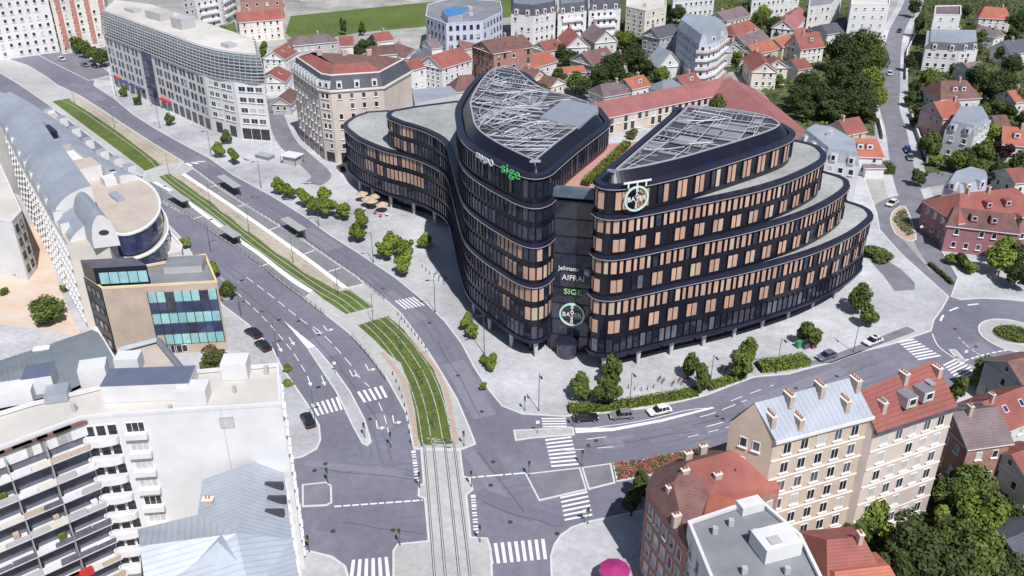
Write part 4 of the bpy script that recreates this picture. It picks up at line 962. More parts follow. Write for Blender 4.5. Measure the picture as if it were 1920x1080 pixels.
for c in range(5):
    q = pen[0].lerp(pen[1], (c+.5)/5*.9 + .08) + n*.08; w = MB(); w.box((0, 0, 0), (L*.46*.9/5*.92, .12, 2.2), M_teal); add('penthouse_pane', w, E_, Vector((q.x, q.y, HE + 1.3)) - Vector(E_.location), rz)
m = MB(); q = bk2[1].lerp(b, .4) - d*L*.22; m.box((q.x, q.y, HE + .3), (L*.34, 4.5, 1.4), M_wgrey, rz, M_rflat); part('roof_plant', m, E_)
sd_ = (bk2[0]-a).normalized(); m = MB(); mid = (a+bk2[0])/2; nn = Vector((sd_.y, -sd_.x, 0)); nn = nn if nn.dot(mid-c0) > 0 else -nn; mid = mid + nn*.12; m.box((mid.x, mid.y, HE/2), ((bk2[0]-a).length, .2, HE), M_navy, math.atan2(sd_.y, sd_.x)); part('side_cladding', m, E_)
wallwin(E_, a, bk2[0], c0, 1.0, 4, 3, 3.4, 2.0, 1.6, frame=M_framed, seed=38, mix=(.3, .5, .2), off=.24, sill=False)
wallwin(E_, a, b, c0, .2, 1, 4, 2, 2.4, 1.6, seed=37, m0=L*.4, sill=False)
# --- low grey metal roof hall and tan flat link
ra = W2([(-90, 705), (90, 646), (178, 616)], 9); rb = W2([(222, 690), (120, 735), (-90, 790)], 9)
fo = ccw(ra + rb); c0 = cen(fo); F_ = thing('grey_metal_roof_hall', 'low hall with a grey arched metal roof beside the courtyard', 'hall', c0)
m = MB(); m.walls(fo, 0, 8.4, M_wcream); part('wall', m, F_)
m = MB(); n_ = 8
for i in range(2):
    A0, A1 = ra[i], ra[i+1]; B0, B1 = rb[2-i], rb[1-i]
    for k in range(n_):
        t0, t1 = k/n_, (k+1)/n_; zf = lambda t: 8.4 + 1.6*math.sin(math.pi*(.12 + .76*t)); p = [A0.lerp(B0, t0), A1.lerp(B1, t0), A1.lerp(B1, t1), A0.lerp(B0, t1)]; zz = [zf(t0), zf(t0), zf(t1), zf(t1)]
        q = [(v.x, v.y, w) for v, w in zip(p, zz)]; m.face(q[::-1], M_zincd, [(0, t1*9), (16, t1*9), (16, t0*9), (0, t0*9)])
part('roof', m, F_)
m = MB(); m.tube([(p.x, p.y, 9.0) for p in (ra[2], rb[0])], .5, M_frame, 5); part('gable_trim', m, F_)
boxpart(F_, 'skylight', (78, 654), 9.4, (2.6, 1.2, .25), M_frame, R(15))
fo = ccw(W2([(222, 655), (296, 636), (345, 690), (330, 715), (235, 720)], 6)); c0 = cen(fo); F2 = thing('flat_tan_roof_annexe', 'low annexe with a flat tan roof and glazed ridge strips', 'annexe', c0); shell(F2, fo, 0, 6, M_wcream, M_rtan)
for p0, p1 in (((225, 656), (294, 638)), ((296, 637), (340, 690))):
    A0, A1 = G(*p0, 6.2), G(*p1, 6.2); m = MB(); m.tube([A0, A1], .55, M_zincd, 4); part('ridge_glazing', m, F2)
# --- white apartment block with blank gable and balconies (bottom left)
HG = 27.0
gt = W2([(215, 777), (527, 757), (522, 682), (395, 692), (270, 705), (60, 755), (-90, 800), (-100, 876), (0, 839), (75, 811), (150, 783)], HG)
fo = ccw(gt); c0 = cen(fo)
G_ = thing('white_balcony_apartment_block', 'tall white apartment block with blank end wall and stacked rows of balconies', 'building', c0)
shell(G_, fo, 0, HG, M_wwhite, M_rcream, .5)
a, b = gt[0], gt[1]; d = (b-a).normalized(); n = Vector((d.y, -d.x, 0)); rz = math.atan2(d.y, d.x)
for r in range(6):                                   # loggias on the end wall
    q = a + d*2.0 + n*.02; z = HG - 2.0 - r*2.85
    add('window', wmesh(2.2, 1.5, M_frame, M_gl if r in (0, 4) else M_glc, True, 2), G_, Vector((q.x, q.y, z)) - Vector(G_.location), rz)
    m = MB(); p = q + n*.35; m.box((p.x, p.y, z - 1.1), (2.6, .7, .75), M_wwhite, rz); part('loggia_parapet', m, G_)
m = MB(); q = a + d*(d.dot(b-a)*.63) + n*.03; m.box((q.x, q.y, HG - 11), (.06, .06, 22), M_wgrey, rz); part('wall_joint', m, G_)
q = a + d*(d.dot(b-a)*.655) + n*.03; add('vent_grille', wmesh(1.7, 1.6, M_wgrey, M_glc, False), G_, Vector((q.x, q.y, HG - 2.2)) - Vector(G_.location), rz)
# right (east) wall windows
wallwin(G_, gt[1], gt[2], c0, .6, 9, 4, 2.9, 1.3, 1.6, seed=40, mix=(.5, .35, .15))
# balcony rows on the south west face
M_bal = mat('balcony_panel_white', (.74, .73, .74), .7, .1, .8); M_balg = mat('balcony_glass', (.14, .14, .18), .2, .3, .8)
segs = [(gt[8] + (gt[8]-gt[9])*.0, gt[9]), (gt[7], gt[8]), (gt[9], gt[10])]
for si, (p, q) in enumerate(segs):
    d2 = (q-p).normalized(); n2 = Vector((d2.y, -d2.x, 0))
    if n2.dot((p+q)/2) > 0: n2 = -n2
    L2 = (q-p).length; ang = math.atan2(d2.y, d2.x); nb = max(2, int(L2/2.2))
    for r in range(8):
        z = HG - 3.6 - r*2.95
        m = MB(); mid = (p+q)/2 + n2*.8; m.box((mid.x, mid.y, z - .1), (L2 + .3, 1.7, .16), M_wwhite, ang); part('balcony_slab', m, G_)
        m = MB(); mid = (p+q)/2 + n2*.03; m.box((mid.x, mid.y, z + 1.2), (L2, .1, 2.4), M_balg, ang); part('balcony_glazing', m, G_)
        for k in range(nb):
            x = p.lerp(q, (k+.5)/nb) + n2*1.62; ml = random.choice((M_bal, M_bal, M_wgrey, M_wcream, M_balg, M_balg, M_wtan)); m = MB(); hb = random.uniform(.6, 1.0); m.box((x.x, x.y, z + hb/2), (L2/nb*.97, .1, hb), ml, ang); part('balcony_panel', m, G_)
            if k % 3 == 0 and r < 7:
                x = p.lerp(q, k/nb) + n2*.8; m = MB(); m.box((x.x, x.y, z + 1.35), (.08, 1.6, 2.55), M_wgrey, ang); part('balcony_divider', m, G_)
            elif random.random() < .3:                # things kept on the balcony
                x = p.lerp(q, (k+.5)/nb) + n2*random.uniform(.5, 1.1); m = MB(); m.box((x.x, x.y, z + .45), (random.uniform(.5, 1.1), .6, .9), random.choice((M_wcream, M_chim, M_hedge, M_bal)), ang); part('balcony_clutter', m, G_)
    for k in range(2):
        x = p.lerp(q, .3 + .4*k) + n2*.05; w = MB(); w.box((0, -.05, 0), (3.4, .3, 1.9), M_bal); w.box((0, -.25, 1.05), (3.8, .7, .2), M_rbrown); add('attic_window', w, G_, Vector((x.x, x.y, HG - 1.6)) - Vector(G_.location), ang if Vector((math.sin(ang), -math.cos(ang), 0)).dot(n2) > 0 else ang + math.pi)
d2 = (gt[0]-gt[10]).normalized(); n2 = Vector((d2.y, -d2.x, 0)); ang = math.atan2(d2.y, d2.x); L2 = (gt[0]-gt[10]).length
for r in range(8):                                   # rounded corner balconies
    z = HG - 3.6 - r*2.95; mid = (gt[10]+gt[0])/2; pts = [gt[10] + n2*.0, gt[10] + n2*.9, mid + n2*1.2, gt[0] - d2*.3 + n2*.8, gt[0] - d2*.2]; m = MB(); m.ring(ccw(smooth(pts, 3)), z - .1, z + .75, .02, .12, M_bal); part('corner_balcony', m, G_)
    m = MB(); m.prism(ccw(smooth(pts, 3)), z - .2, z - .05, M_wwhite); part('balcony_slab', m, G_)
    for k in range(3): x = gt[10].lerp(gt[0], (k+.5)/3) + n2*.03; w = add('window', wmesh(L2/3*.9, 2.0, M_frame, M_gl, False), G_, Vector((x.x, x.y, z + 1.3)) - Vector(G_.location), ang)
m = MB(); mid = gt[9].lerp(gt[8], .1); q = G(165, 1058, 5); 
for px, mt in (((172, 1056), M_redaw), ((110, 1078), M_redaw)):
    p, q = segs[0]; d2 = (q-p).normalized(); x = p.lerp(q, .82 if px[0] > 150 else .45); n2 = Vector((d2.y, -d2.x, 0)); n2 = n2 if n2.dot(x) < 0 else -n2; x = x + n2*1.9; m = MB(); m.box((x.x, x.y, HG - 3.6 - 6*2.95 + .6), (3.4, .5, 1.1), M_redaw, math.atan2(d2.y, d2.x)); part('awning', m, G_)
ht = {}
for px, s, mt, tp in (((285, 735), (10.5, 4.0, 2.4), M_wwhite, mat('roof_navy', (.13, .15, .22), .6, .1, .4)), ((80, 725), (3.4, 3.4, 2.4), M_wwhite, MATS['roof_navy']), ((365, 748), (3.6, 2.6, 2.0), M_wwhite, M_wwhite), ((445, 702), (3.2, 2.6, 2.4), M_wwhite, M_wwhite), ((180, 712), (3.2, 2.6, 2.4), M_wwhite, M_wwhite), ((245, 690), (3, 2.2, 2.0), M_wwhite, M_wwhite), ((30, 748), (4.5, 3, 1.8), M_wwhite, M_wwhite), ((110, 745), (2.6, 2.6, 1.2), M_zinc, M_zinc)):
    boxpart(G_, 'roof_plant', px, HG - .4, s, mt, R(4) if px[0] > 200 else R(16), mt=tp)
for px, s in (((500, 700), (.5, .5, 1.1)), ((440, 735), (.4, .4, .9)), ((345, 705), (.6, .5, 1.2)), ((320, 770), (.4, .4, .8)), ((140, 770), (.5, .5, 1))):
    boxpart(G_, 'roof_vent', px, HG - .4, s, M_wgrey)
# --- zinc roofed corner building in front (bottom left)
rr = [G(462, 868, 19), G(443, 1000, 19), G(262, 1022, 18.5)]
pt_ = W2([(530, 868), (545, 1000), (560, 1090), (570, 1240), (300, 1260), (262, 1110), (258, 990), (370, 970), (372, 940), (420, 870)], 17); c0 = cen(pt_); fo = ccw(pt_)
H_ = thing('zinc_roof_corner_building', 'corner building under folded pale zinc roofs with a pediment dormer', 'building', c0)
m = MB(); m.walls(fo, 0, 15.6, M_wcream); part('wall', m, H_)
top = {'a': G(462, 868, 19), 'b': G(443, 1000, 19.2), 'c': G(262, 1024, 19.0)}
def q3(px, z): return G(px[0], px[1], z)
m = MB()
for quad in ([q3((530, 868), 16.5), q3((462, 868), 19), q3((443, 1000), 19.2), q3((548, 1010), 16.2)],
             [q3((462, 868), 19), q3((380, 900), 17.6), q3((370, 965), 17.6), q3((443, 1000), 19.2)],
             [q3((443, 1000), 19.2), q3((370, 965), 17.6), q3((258, 992), 17.4), q3((262, 1024), 19.0)],
             [q3((443, 1000), 19.2), q3((262, 1024), 19.0), q3((275, 1120), 15.8), q3((470, 1120), 15.8)],
             [q3((548, 1010), 16.2), q3((443, 1000), 19.2), q3((470, 1120), 15.8), q3((565, 1110), 15.8)]):
    uvs = []
    for v in quad: e = (quad[2]-quad[1]).normalized(); uvs.append(((v-quad[0]).dot(e), 0))
    nn = (quad[1]-quad[0]).cross(quad[3]-quad[0]); m.face(quad if nn.z > 0 else quad[::-1], M_zinc, uvs if nn.z > 0 else uvs[::-1])
part('roof', m, H_)
pc = q3((413, 1040), 17.5); m = MB(); A0 = pc + Vector((-4.0, -2.6, -1.2)); B0 = pc + Vector((4.0, -2.2, -1.2)); C0 = pc + Vector((0, 0, 2.0)); C1 = pc + Vector((0, 4.0, 1.2))
m.face([A0, B0, C0], M_zinc); m.face([A0, C0, C1], M_zinc); m.face([B0, C1, C0], M_zinc); dm = part('pediment_dormer', m, H_)
m = MB(); m.box((pc.x, pc.y - 2.6, pc.z - 2.0), (8.4, .8, 1.7), M_wwhite); part('dormer_front', m, H_, dm)
for i in range(3): add('window', wmesh(1.2, 1.3, M_frame, M_gl, False), dm, Vector((pc.x - 1.6 + i*1.6, pc.y - 3.02, pc.z - 2.0)))
for p in ((515, 914), (520, 940), (516, 965)): 
    v = q3(p, 17); m = MB(); m.box((v.x, v.y, v.z + .3), (2.2, .5, .9), M_framed); part('snow_guard', m, H_)
for i, (p0, p1) in enumerate(((pt_[0], pt_[1]), (pt_[1], pt_[2]), (pt_[2], pt_[3]))):
    wallwin(H_, p0, p1, c0, 1, 5, max(2, int((p1-p0).length/2.4)), 2.9, 1.2, 1.7, seed=50+i, mix=(.6, .2, .2))
for px, z in (((392, 948), 17.6),): v = q3(px, z); chimney(H_, v, 1.0, (1.2, .7), 0, 2)
# --- two tall tan apartment houses (bottom right)
def tall(label, ridge, zr, eave, ze, wall, roof, cols, rows, name='apartment_house', attic=True):
    r0, r1 = G(*ridge[0], zr), G(*ridge[1], zr); e0, e1 = G(*eave[0], ze), G(*eave[1], ze); dep = (e0 - r0); dep.z = 0; dep2 = (e1 - r1); dep2.z = 0
    f = [Vector((e0.x, e0.y, 0)), Vector((e1.x, e1.y, 0)), Vector((r1.x, r1.y, 0)) - dep2*.85, Vector((r0.x, r0.y, 0)) - dep*.85]; c0 = cen(f); T = thing(name, label, 'building', c0)
    zb = zr - (zr-ze)*.85; m = MB(); m.walls(ccw(f), 0, ze, wall); R0, R1 = Vector((r0.x, r0.y, 0)), Vector((r1.x, r1.y, 0))
    for p, q, t in ((f[1], f[2], R1), (f[3], f[0], R0)): m.face([(p.x, p.y, ze), (q.x, q.y, ze), (t.x, t.y, zr)], wall)
    part('wall', m, T)
    d = (f[1]-f[0]).normalized(); n = Vector((d.y, -d.x, 0)); m = MB(); o = n*.5
    q = [f[0] + o, f[1] + o, R1, R0]; zz = [ze - .2, ze - .2, zr + .12, zr + .12]; L = (f[1]-f[0]).length; S = dep.length + 1
    m.face([(v.x, v.y, z) for v, z in zip(q, zz)], roof, [(0, S), (L, S), (L, 0), (0, 0)])
    q = [f[2] - o, f[3] - o, R0, R1]; m.face([(v.x, v.y, z) for v, z in zip(q, zz)], roof, [(0, S), (L, S), (L, 0), (0, 0)]); part('roof', m, T)
    k = MB(); mid = (f[0]+f[1])/2 + n*.3; k.box((mid.x, mid.y, ze - .35), (L + .2, .7, .4), M_wwhite if roof is M_zinc else M_slate, math.atan2(d.y, d.x)); part('cornice', k, T)
    fh = 3.02; z0 = ze - .6 - rows*fh
    wallwin(T, f[0], f[1], c0, z0, rows, cols, fh, 1.25, 1.75, seed=int(zr*10), m0=.9, mix=(.45, .25, .3), sill=True, mull=1, skip=.03)
    for r in range(rows):                            # pale string courses and balcony ledges
        m = MB(); mid = (f[0]+f[1])/2 + n*.06; m.box((mid.x, mid.y, z0 + r*fh - .05), (L - .1, .2, .18), M_wcream, math.atan2(d.y, d.x)); part('string_course', m, T)
    side = [(f[3], f[0]), (f[1], f[2])]
    for i, (p, q) in enumerate(side): wallwin(T, p, q, c0, z0, rows, 2, fh, 1.0, 1.5, seed=int(zr*7)+i, m0=1.2, skip=.3)
    return T, f, d, n, c0
T1, f, d, n, c0 = tall('tall tan apartment house with pale zinc roof and chimney stacks', ((1414, 757), (1600, 708)), 26, ((1452, 822), (1634, 775)), 22, M_wtan, M_zinc, 5, 6)
for t, k in ((.05, .5), (.3, .1), (.28, .75), (.62, .05), (.78, .6), (.97, .15)):
    p = f[0].lerp(f[1], t).lerp(f[3].lerp(f[2], t), .5*(1-k)); p.z = 22 + 4*(1-k) + .2; chimney(T1, p, .7, (1.6, .7), math.atan2(n.y, n.x), 4)
T2, f, d, n, c0 = tall('tall tan apartment house with weathered red roof at the end of the row', ((1607, 735), (1752, 676)), 24.5, ((1640, 806), (1792, 757)), 20, M_wpink, M_rred, 5, 6)
for t, k in ((.18, .5), (.95, .2), (.55, .05)):
    p = f[0].lerp(f[1], t).lerp(f[3].lerp(f[2], t), .5*(1-k)); p.z = 20 + 4.5*(1-k); chimney(T2, p, .7, (1.3, .7), math.atan2(n.y, n.x), 3)
for t in (.45, .66):
    p = f[0].lerp(f[1], t).lerp(f[3].lerp(f[2], t), .2); m = MB(); m.box((p.x, p.y, 22.4), (1.8, 2.2, 1.6), M_wgrey, math.atan2(d.y, d.x), M_zincd); o = part('dormer', m, T2); w = p + n*1.13; add('window', wmesh(1.2, 1.1, M_frame, M_gl, False), o, Vector((w.x, w.y, 22.5)), math.atan2(d.y, d.x))
for t in (.2, .8): p = f[0].lerp(f[1], t).lerp(f[3].lerp(f[2], t), .3); m = MB(); m.box((p.x, p.y, 23.0), (.9, 1.2, .3), M_zinc, math.atan2(d.y, d.x)); part('skylight', m, T2)
# --- red roofed brick corner house
ZB = 14.5
ev = W2([(1212, 917), (1229, 882), (1300, 852), (1384, 824), (1422, 842), (1462, 915), (1400, 940), (1320, 962), (1290, 1030)], ZB); fo = ccw(ev); c0 = cen(fo)
I_ = thing('brick_corner_house', 'brick corner house with hipped brown and red tile roofs beside the crossing', 'house', c0)
m = MB(); m.walls(fo, 0, ZB, M_brick); part('wall', m, I_)
hz = 18.0; rA, rB, rC = G(1262, 905, hz), G(1288, 868, hz), G(1394, 838, hz); rD = G(1330, 925, 17)
e3 = [G(*p, ZB) for p in ((1210, 918), (1227, 880), (1300, 850), (1384, 822), (1424, 840), (1465, 916), (1400, 941), (1321, 963), (1291, 1032))]
m = MB()
def tri(pts, ml):
    v = [Vector(p) for p in pts]; nn = (v[1]-v[0]).cross(v[2]-v[0]); v = v if nn.z > 0 else v[::-1]; e = (v[1]-v[0]).normalized(); h = Vector((-e.y, e.x, 0)); m.face(v, ml, [((p-v[0]).dot(e), (p-v[0]).length) for p in v])
tri([e3[8], e3[0], rA], M_rbrown); tri([e3[0], e3[1], rB, rA], M_rbrown); tri([e3[1], e3[2], rC, rB], M_rbrown); tri([e3[2], e3[3], rC], M_rbrown); tri([e3[3], e3[4], rC], M_rred)
tri([rB, rC, e3[5], rD], M_rred); tri([rC, e3[4], e3[5]], M_rred); tri([rD, e3[5], e3[6]], M_rred); tri([rA, rB, rD], M_rbrown); tri([rA, rD, e3[7], e3[8]], M_rbrown); tri([rD, e3[6], e3[7]], M_rorange); part('roof', m, I_)
wallwin(I_, ev[8], ev[0], c0, 1, 4, 5, 3.2, 1.1, 1.8, seed=61, mix=(.5, .3, .2)); wallwin(I_, ev[0], ev[1], c0, 1, 4, 2, 3.2, 1.1, 1.8, seed=62); wallwin(I_, ev[4], ev[5], c0, 1, 4, 3, 3.2, 1.1, 1.6, seed=63); wallwin(I_, ev[5], ev[6], c0, 1, 4, 3, 3.2, 1.1, 1.6, seed=64)
for px, z in (((1256, 922), 16.6), ((1284, 890), 17.6), ((1290, 858), 17.0), ((1318, 845), 16.8), ((1345, 898), 17.2), ((1268, 975), 16)): v = G(*px, z); chimney(I_, v, .8, (.95, .6), R(20), 2)
for px in ((1335, 885), (1370, 875)): v = G(*px, 17.0); m = MB(); m.box((v.x, v.y, v.z), (1.4, 1.8, .5), M_blueg, R(-15)); part('skylight', m, I_)
# --- white building with flat grey roof
ZF = 17.5
rt = W2([(1290, 978), (1412, 937), (1432, 942), (1502, 1003), (1545, 1090), (1570, 1180), (1380, 1200)], ZF); fo = ccw(rt); c0 = cen(fo)
J_ = thing('flat_grey_roof_building', 'white building with flat grey roof and white stair box', 'building', c0); shell(J_, fo, 0, ZF, M_wwhite, M_rflat, .6)
boxpart(J_, 'stair_box', (1452, 1030), ZF - .4, (4.6, 3.4, 2.0), M_wwhite, R(18)); boxpart(J_, 'roof_hatch', (1452, 1014), ZF + 1.58, (1.4, 1.2, .18), M_wgrey, R(18)); boxpart(J_, 'roof_plant', (1405, 955), ZF - .4, (3.0, 1.6, 1.2), M_wwhite, R(20))
for px in ((1415, 1005), (1395, 1075), (1340, 1000), (1370, 985), (1475, 1075)): boxpart(J_, 'roof_vent', px, ZF - .4, (.6, .6, .9), M_wgrey)
wallwin(J_, rt[6], rt[0], c0, 1, 5, 6, 3.1, 1.2, 1.8, seed=65); wallwin(J_, rt[0], rt[1], c0, 1, 5, 3, 3.1, 1.2, 1.8, seed=66)
wallwin(J_, rt[3], rt[4], c0, 1, 5, 3, 3.1, 1.2, 1.8, seed=67)
# ------------------------------------------------------------------ houses and blocks of the quarter
def ablock(label, px, H, wall=None, roof=None, fh=2.9, name='apartment_block', cat='building', group=None, par=.5, w=1.2, h=1.5, frame=None, mix=(.6, .25, .15), step=2.8, mans=0, mroof=None, boxes=0, bal=0):
    wall = wall or M_wwhite; fo = ccw(W2(px, H)); c0 = cen(fo); T = thing(name, label, cat, c0, group); _hs[0] += 1; sd = _hs[0]; rnd = random.Random(sd)
    if mans:
        m = MB(); m.walls(fo, 0, H, wall); part('wall', m, T); mi = offset(fo, -1.0); m = MB()
        for i in range(len(fo)):
            j = (i+1) % len(fo); m.face([(fo[i].x, fo[i].y, H), (fo[j].x, fo[j].y, H), (mi[j].x, mi[j].y, H+mans), (mi[i].x, mi[i].y, H+mans)], mroof or M_slate, [(0, 3), (3, 3), (3, 0), (0, 0)])
        m.poly([(p.x, p.y, H+mans) for p in mi], roof or M_zincd); part('roof', m, T)
    else: shell(T, fo, 0, H, wall, roof or M_rflat, par)
    rows = max(1, int((H-.6)/fh))
    for i in range(len(fo)):
        a, b = fo[i], fo[(i+1) % len(fo)]; d = (b-a); L = d.length; n = Vector((d.y, -d.x, 0)); mid = (a+b)/2
        if n.dot(-mid) <= 0 or L < 2.2: continue
        wallwin(T, a, b, c0, .5, rows, max(1, int(L/step)), (H-.5)/rows, w, h, frame=frame, seed=sd*3+i, mix=mix, m0=.5, skip=.08)
        if mans: mandorm(a, b, max(1, int(L/4)), H + .1, T, c0)
        if bal and L > 6:
            for r in range(1, rows): m = MB(); q = mid + n.normalized()*.5; m.box((q.x, q.y, .3 + r*(H-.5)/rows + .45), (L*.7, 1.0, .9), M_bal, math.atan2(d.y, d.x)); part('balcony', m, T)
    for k in range(boxes):
        p = c0.lerp(rnd.choice(fo), rnd.uniform(.1, .5)); m = MB(); m.box((p.x, p.y, H + mans + .3), (rnd.uniform(1, 3), rnd.uniform(1, 2.2), 1.4), rnd.choice((wall, M_wgrey)), rnd.uniform(0, 3)); part('roof_plant', m, T)
    return T
# top left corner
ablock('white block with arcaded ground floor at the top left corner', [(-60, 8), (88, -8), (86, -60), (-60, -50)], 22, M_wwhite, boxes=2)
ST = ablock('pink and white striped apartment block beside the white office', [(92, -4), (190, -18), (188, -60), (90, -50)], 22, M_wcream, M_rflat)
a_, b_ = W2([(92, -4), (190, -18)], 22)
for k in range(4):
    p = a_.lerp(b_, .08 + k*.27); q = a_.lerp(b_, .17 + k*.27); d = (q-p).normalized(); n = Vector((d.y, -d.x, 0)); mid = (p+q)/2 + n*.02; m = MB(); m.box((mid.x, mid.y, 11.8), ((q-p).length, .18, 19.5), mat('render_salmon', (.50, .22, .18), .85, .08, .4), math.atan2(d.y, d.x)); part('stripe_panel', m, ST)
ablock('slim grey stair tower behind the white office roof', [(338, -10), (362, -14), (360, -35), (338, -32)], 16, M_wgrey)
ablock('white balcony block behind the white office roof', [(365, 2), (412, -6), (440, -20), (380, -30)], 13, M_wwhite, bal=1)
house('white and tan house with red roof right of the white office', (443, 23, 524, 17), 11.5, 10, 8.6, wall=M_wcream, roof=M_rred, chim=1)
house('small red roofed house in the lane, upper of two', (511, 95, 540, 78), 8.5, 8.5, 5.8, wall=M_wwhite, roof=M_rred, chim=0, sky=2)
house('small red roofed house in the lane, lower of two', (508, 137, 520, 125), 7.5, 9, 5.0, wall=M_wwhite, roof=M_rred, chim=0, sky=1, ext=1)
house('brown lean roofed shed beside the peach corner building', (525, 182, 544, 165), 6, 6, 4, wall=M_wgrey, roof=M_rbrown, chim=0)
house('wide mauve roofed house behind the peach corner building', (558, 68, 612, 63), 10, 10, 8, wall=M_wgrey, roof=M_rmauve, hip=.6, chim=1)
house('narrow white house with small red roof above the peach building', (637, 68, 660, 67), 11.5, 7.5, 9, wall=M_wwhite, roof=M_rred, chim=0)
house('tall blank white house with dark red roof left of the gabled ones', (696, 86, 738, 83), 15, 9, 13, wall=M_wwhite, roof=M_rbrown, chim=1, wins=False)
house('dark red roofed house behind the tall blank white house', (745, 80, 778, 92), 9.5, 9, 7, wall=M_wwhite, roof=M_rbrown, chim=1)
house('slate roofed cottage between white gabled houses', (775, 93, 800, 91), 9, 7, 6.5, wall=M_wgrey, roof=M_slate, hip=.5, chim=0)
house('white house with orange roof and narrow windows', (755, 116, 796, 106), 10, 8, 8, wall=M_wwhite, roof=M_rred, chim=0)
house('large white gabled house with orange red roof behind the dark tower', (806, 104, 862, 88), 12, 11, 8.6, wall=M_wwhite, roof=M_rred, chim=1)
house('brown pyramid roofed pavilion behind the dark building', (862, 141, 884, 139), 8.5, 8, 4.5, wall=M_wbeige, roof=M_rbrown, hip=.8, chim=0)
ablock('low shed with pale blue flat roof behind the low wing', [(772, 168), (845, 161), (860, 177), (778, 194)], 5, M_wgrey, M_zinc, name='shed', cat='shed', par=0, step=5)
house('brick gabled apartment house with stepped front', (905, 76, 978, 64), 15, 14, 12, wall=M_brick, roof=M_rbrown, chim=2, frame=M_framed)
ablock('square brick stair block in front of the brick apartment house', [(944, 96), (982, 92), (978, 82), (944, 84)], 12, M_brick, M_rbrown, name='brick_annexe', step=4)
ablock('modern grey complex with blue glass roof', [(798, 30), (836, 44), (905, 40), (942, 22), (938, 2), (850, -4), (802, 8)], 15, M_wlav, M_rflat, boxes=3, name='modern_complex', frame=M_framed)
m = MB(); q = ccw(W2([(828, 20), (848, 12), (880, 14), (868, 26), (840, 32)], 17.2)); m.prism(q, 14.6, 17.2, M_steel, mat('blue_glass_roof', (.05, .22, .55), .2, .2, .5)); part('glass_roof', m, bpy.data.objects['modern_complex'])
ablock('white apartment block with navy mansard at the top centre', [(958, 26), (1000, 30), (1042, 22), (1040, -10), (958, -8)], 15, M_wwhite, mans=4, mroof=M_slate)
ablock('white apartment block with loggias, second of the top row', [(1046, 26), (1100, 20), (1098, -10), (1046, -8)], 14, M_wwhite, mans=3.5, bal=1)
ablock('white apartment block with slate attic, third of the top row', [(1104, 20), (1164, 16), (1162, -14), (1104, -12)], 14, M_wwhite, mans=4, bal=1)
ablock('white flat roofed apartment block with small windows at the top', [(1174, 12), (1210, 20), (1250, 12), (1248, -8), (1176, -10)], 14, M_wcream, M_rcream, boxes=1)
ablock('red roofed low block at the top edge beyond the meadow', [(560, -22), (640, -28), (640, -44), (560, -40)], 6, M_wwhite, M_rred, step=4)
ablock('white low block at the top edge beyond the meadow', [(655, -34), (740, -40), (740, -56), (655, -50)], 8, M_wwhite, M_rflat, step=4)
ablock('dark red block at the top edge left of the meadow', [(450, 2), (530, -4), (530, -22), (450, -18)], 9, M_brick, M_rbrown, step=4)
ablock('white block peeking over the top edge right of the meadow', [(760, -38), (800, -40), (800, -58), (760, -56)], 10, M_wwhite, M_rbrown)
house('white gabled house with bright red roof below the apartment row', (1068, 50, 1084, 66), 9.5, 9, 5.5, wall=M_wwhite, roof=M_rred, ext=.5)
house('white gabled house with mauve brown roof below the apartment row', (1112, 45, 1136, 57), 9.5, 9.5, 5.5, wall=M_wwhite, roof=M_rmauve, ext=.5)
house('low white house with bright orange roof behind the tower roof', (988, 104, 1018, 96), 8, 10, 5, wall=M_wwhite, roof=M_rorange, chim=0, ext=2)
house('long low shed with orange roof amid gardens', (1046, 126, 1092, 122), 5, 6, 3.5, wall=M_wgrey, roof=M_rorange, chim=0)
house('broad house with mauve red roof amid gardens', (1092, 98, 1136, 88), 8.5, 12, 5, wall=M_wgrey, roof=M_rbrown, sky=2)
house('sand coloured gabled house behind the tower roof', (985, 124, 1012, 130), 8, 9, 5, wall=M_wbeige, roof=M_rbrown)
house('grey slate roofed house left of the pale blue block', (1222, 52, 1260, 44), 13, 9, 10, wall=M_wgrey, roof=M_slate, chim=1)
house('low house with red roof and dormer above the long hall', (1172, 147, 1205, 140), 7.5, 8, 5, wall=M_wwhite, roof=M_rorange, dorm=1)
house('grey brown roofed house above the long hall', (1125, 158, 1160, 152), 7.5, 9, 4.8, wall=M_wgrey, roof=M_rmauve, hip=.3)
house('small red roofed house with dormers just above the long hall', (1270, 142, 1300, 135), 7.5, 8, 5, wall=M_wwhite, roof=M_rred, dorm=1)
house('rounded grey roofed cottage above the long hall', (1243, 150, 1258, 147), 7, 7, 4.6, wall=M_wgrey, roof=M_zincd, hip=.8, chim=0)
house('mauve roofed house at the top, right of the apartment row', (1346, 22, 1390, 11), 10, 10, 7, wall=M_wwhite, roof=M_rmauve, chim=1)
house('red roofed house at the top behind the pale blue block', (1368, 47, 1404, 37), 9, 9, 6, wall=M_wbeige, roof=M_rred, hip=.3)
house('tan and grey roofed house in the lane behind the pale blue block', (1382, 66, 1428, 56), 9, 10, 6, wall=M_wgrey, roof=M_rmauve)
house('long house with faded orange roof in the lane behind the pale blue block', (1402, 84, 1446, 74), 8, 8, 5.5, wall=M_wbeige, roof=M_rorange)
house('cream gabled house with red roof, left of a pair', (1418, 93, 1436, 117), 9.5, 8.5, 6.5, wall=M_wcream, roof=M_rred)
house('cream gabled house with red roof, right of a pair', (1446, 100, 1458, 112), 9, 8, 6.5, wall=M_wcream, roof=M_rbrown)
house('white house with broad coral roof and dormer', (1491, 64, 1534, 59), 10.5, 9, 6, wall=M_wwhite, roof=M_rred, dorm=1)
house('white house with dark red roof at the top right lane', (1470, 38, 1498, 12), 9.5, 9, 6.5, wall=M_wwhite, roof=M_rrose)
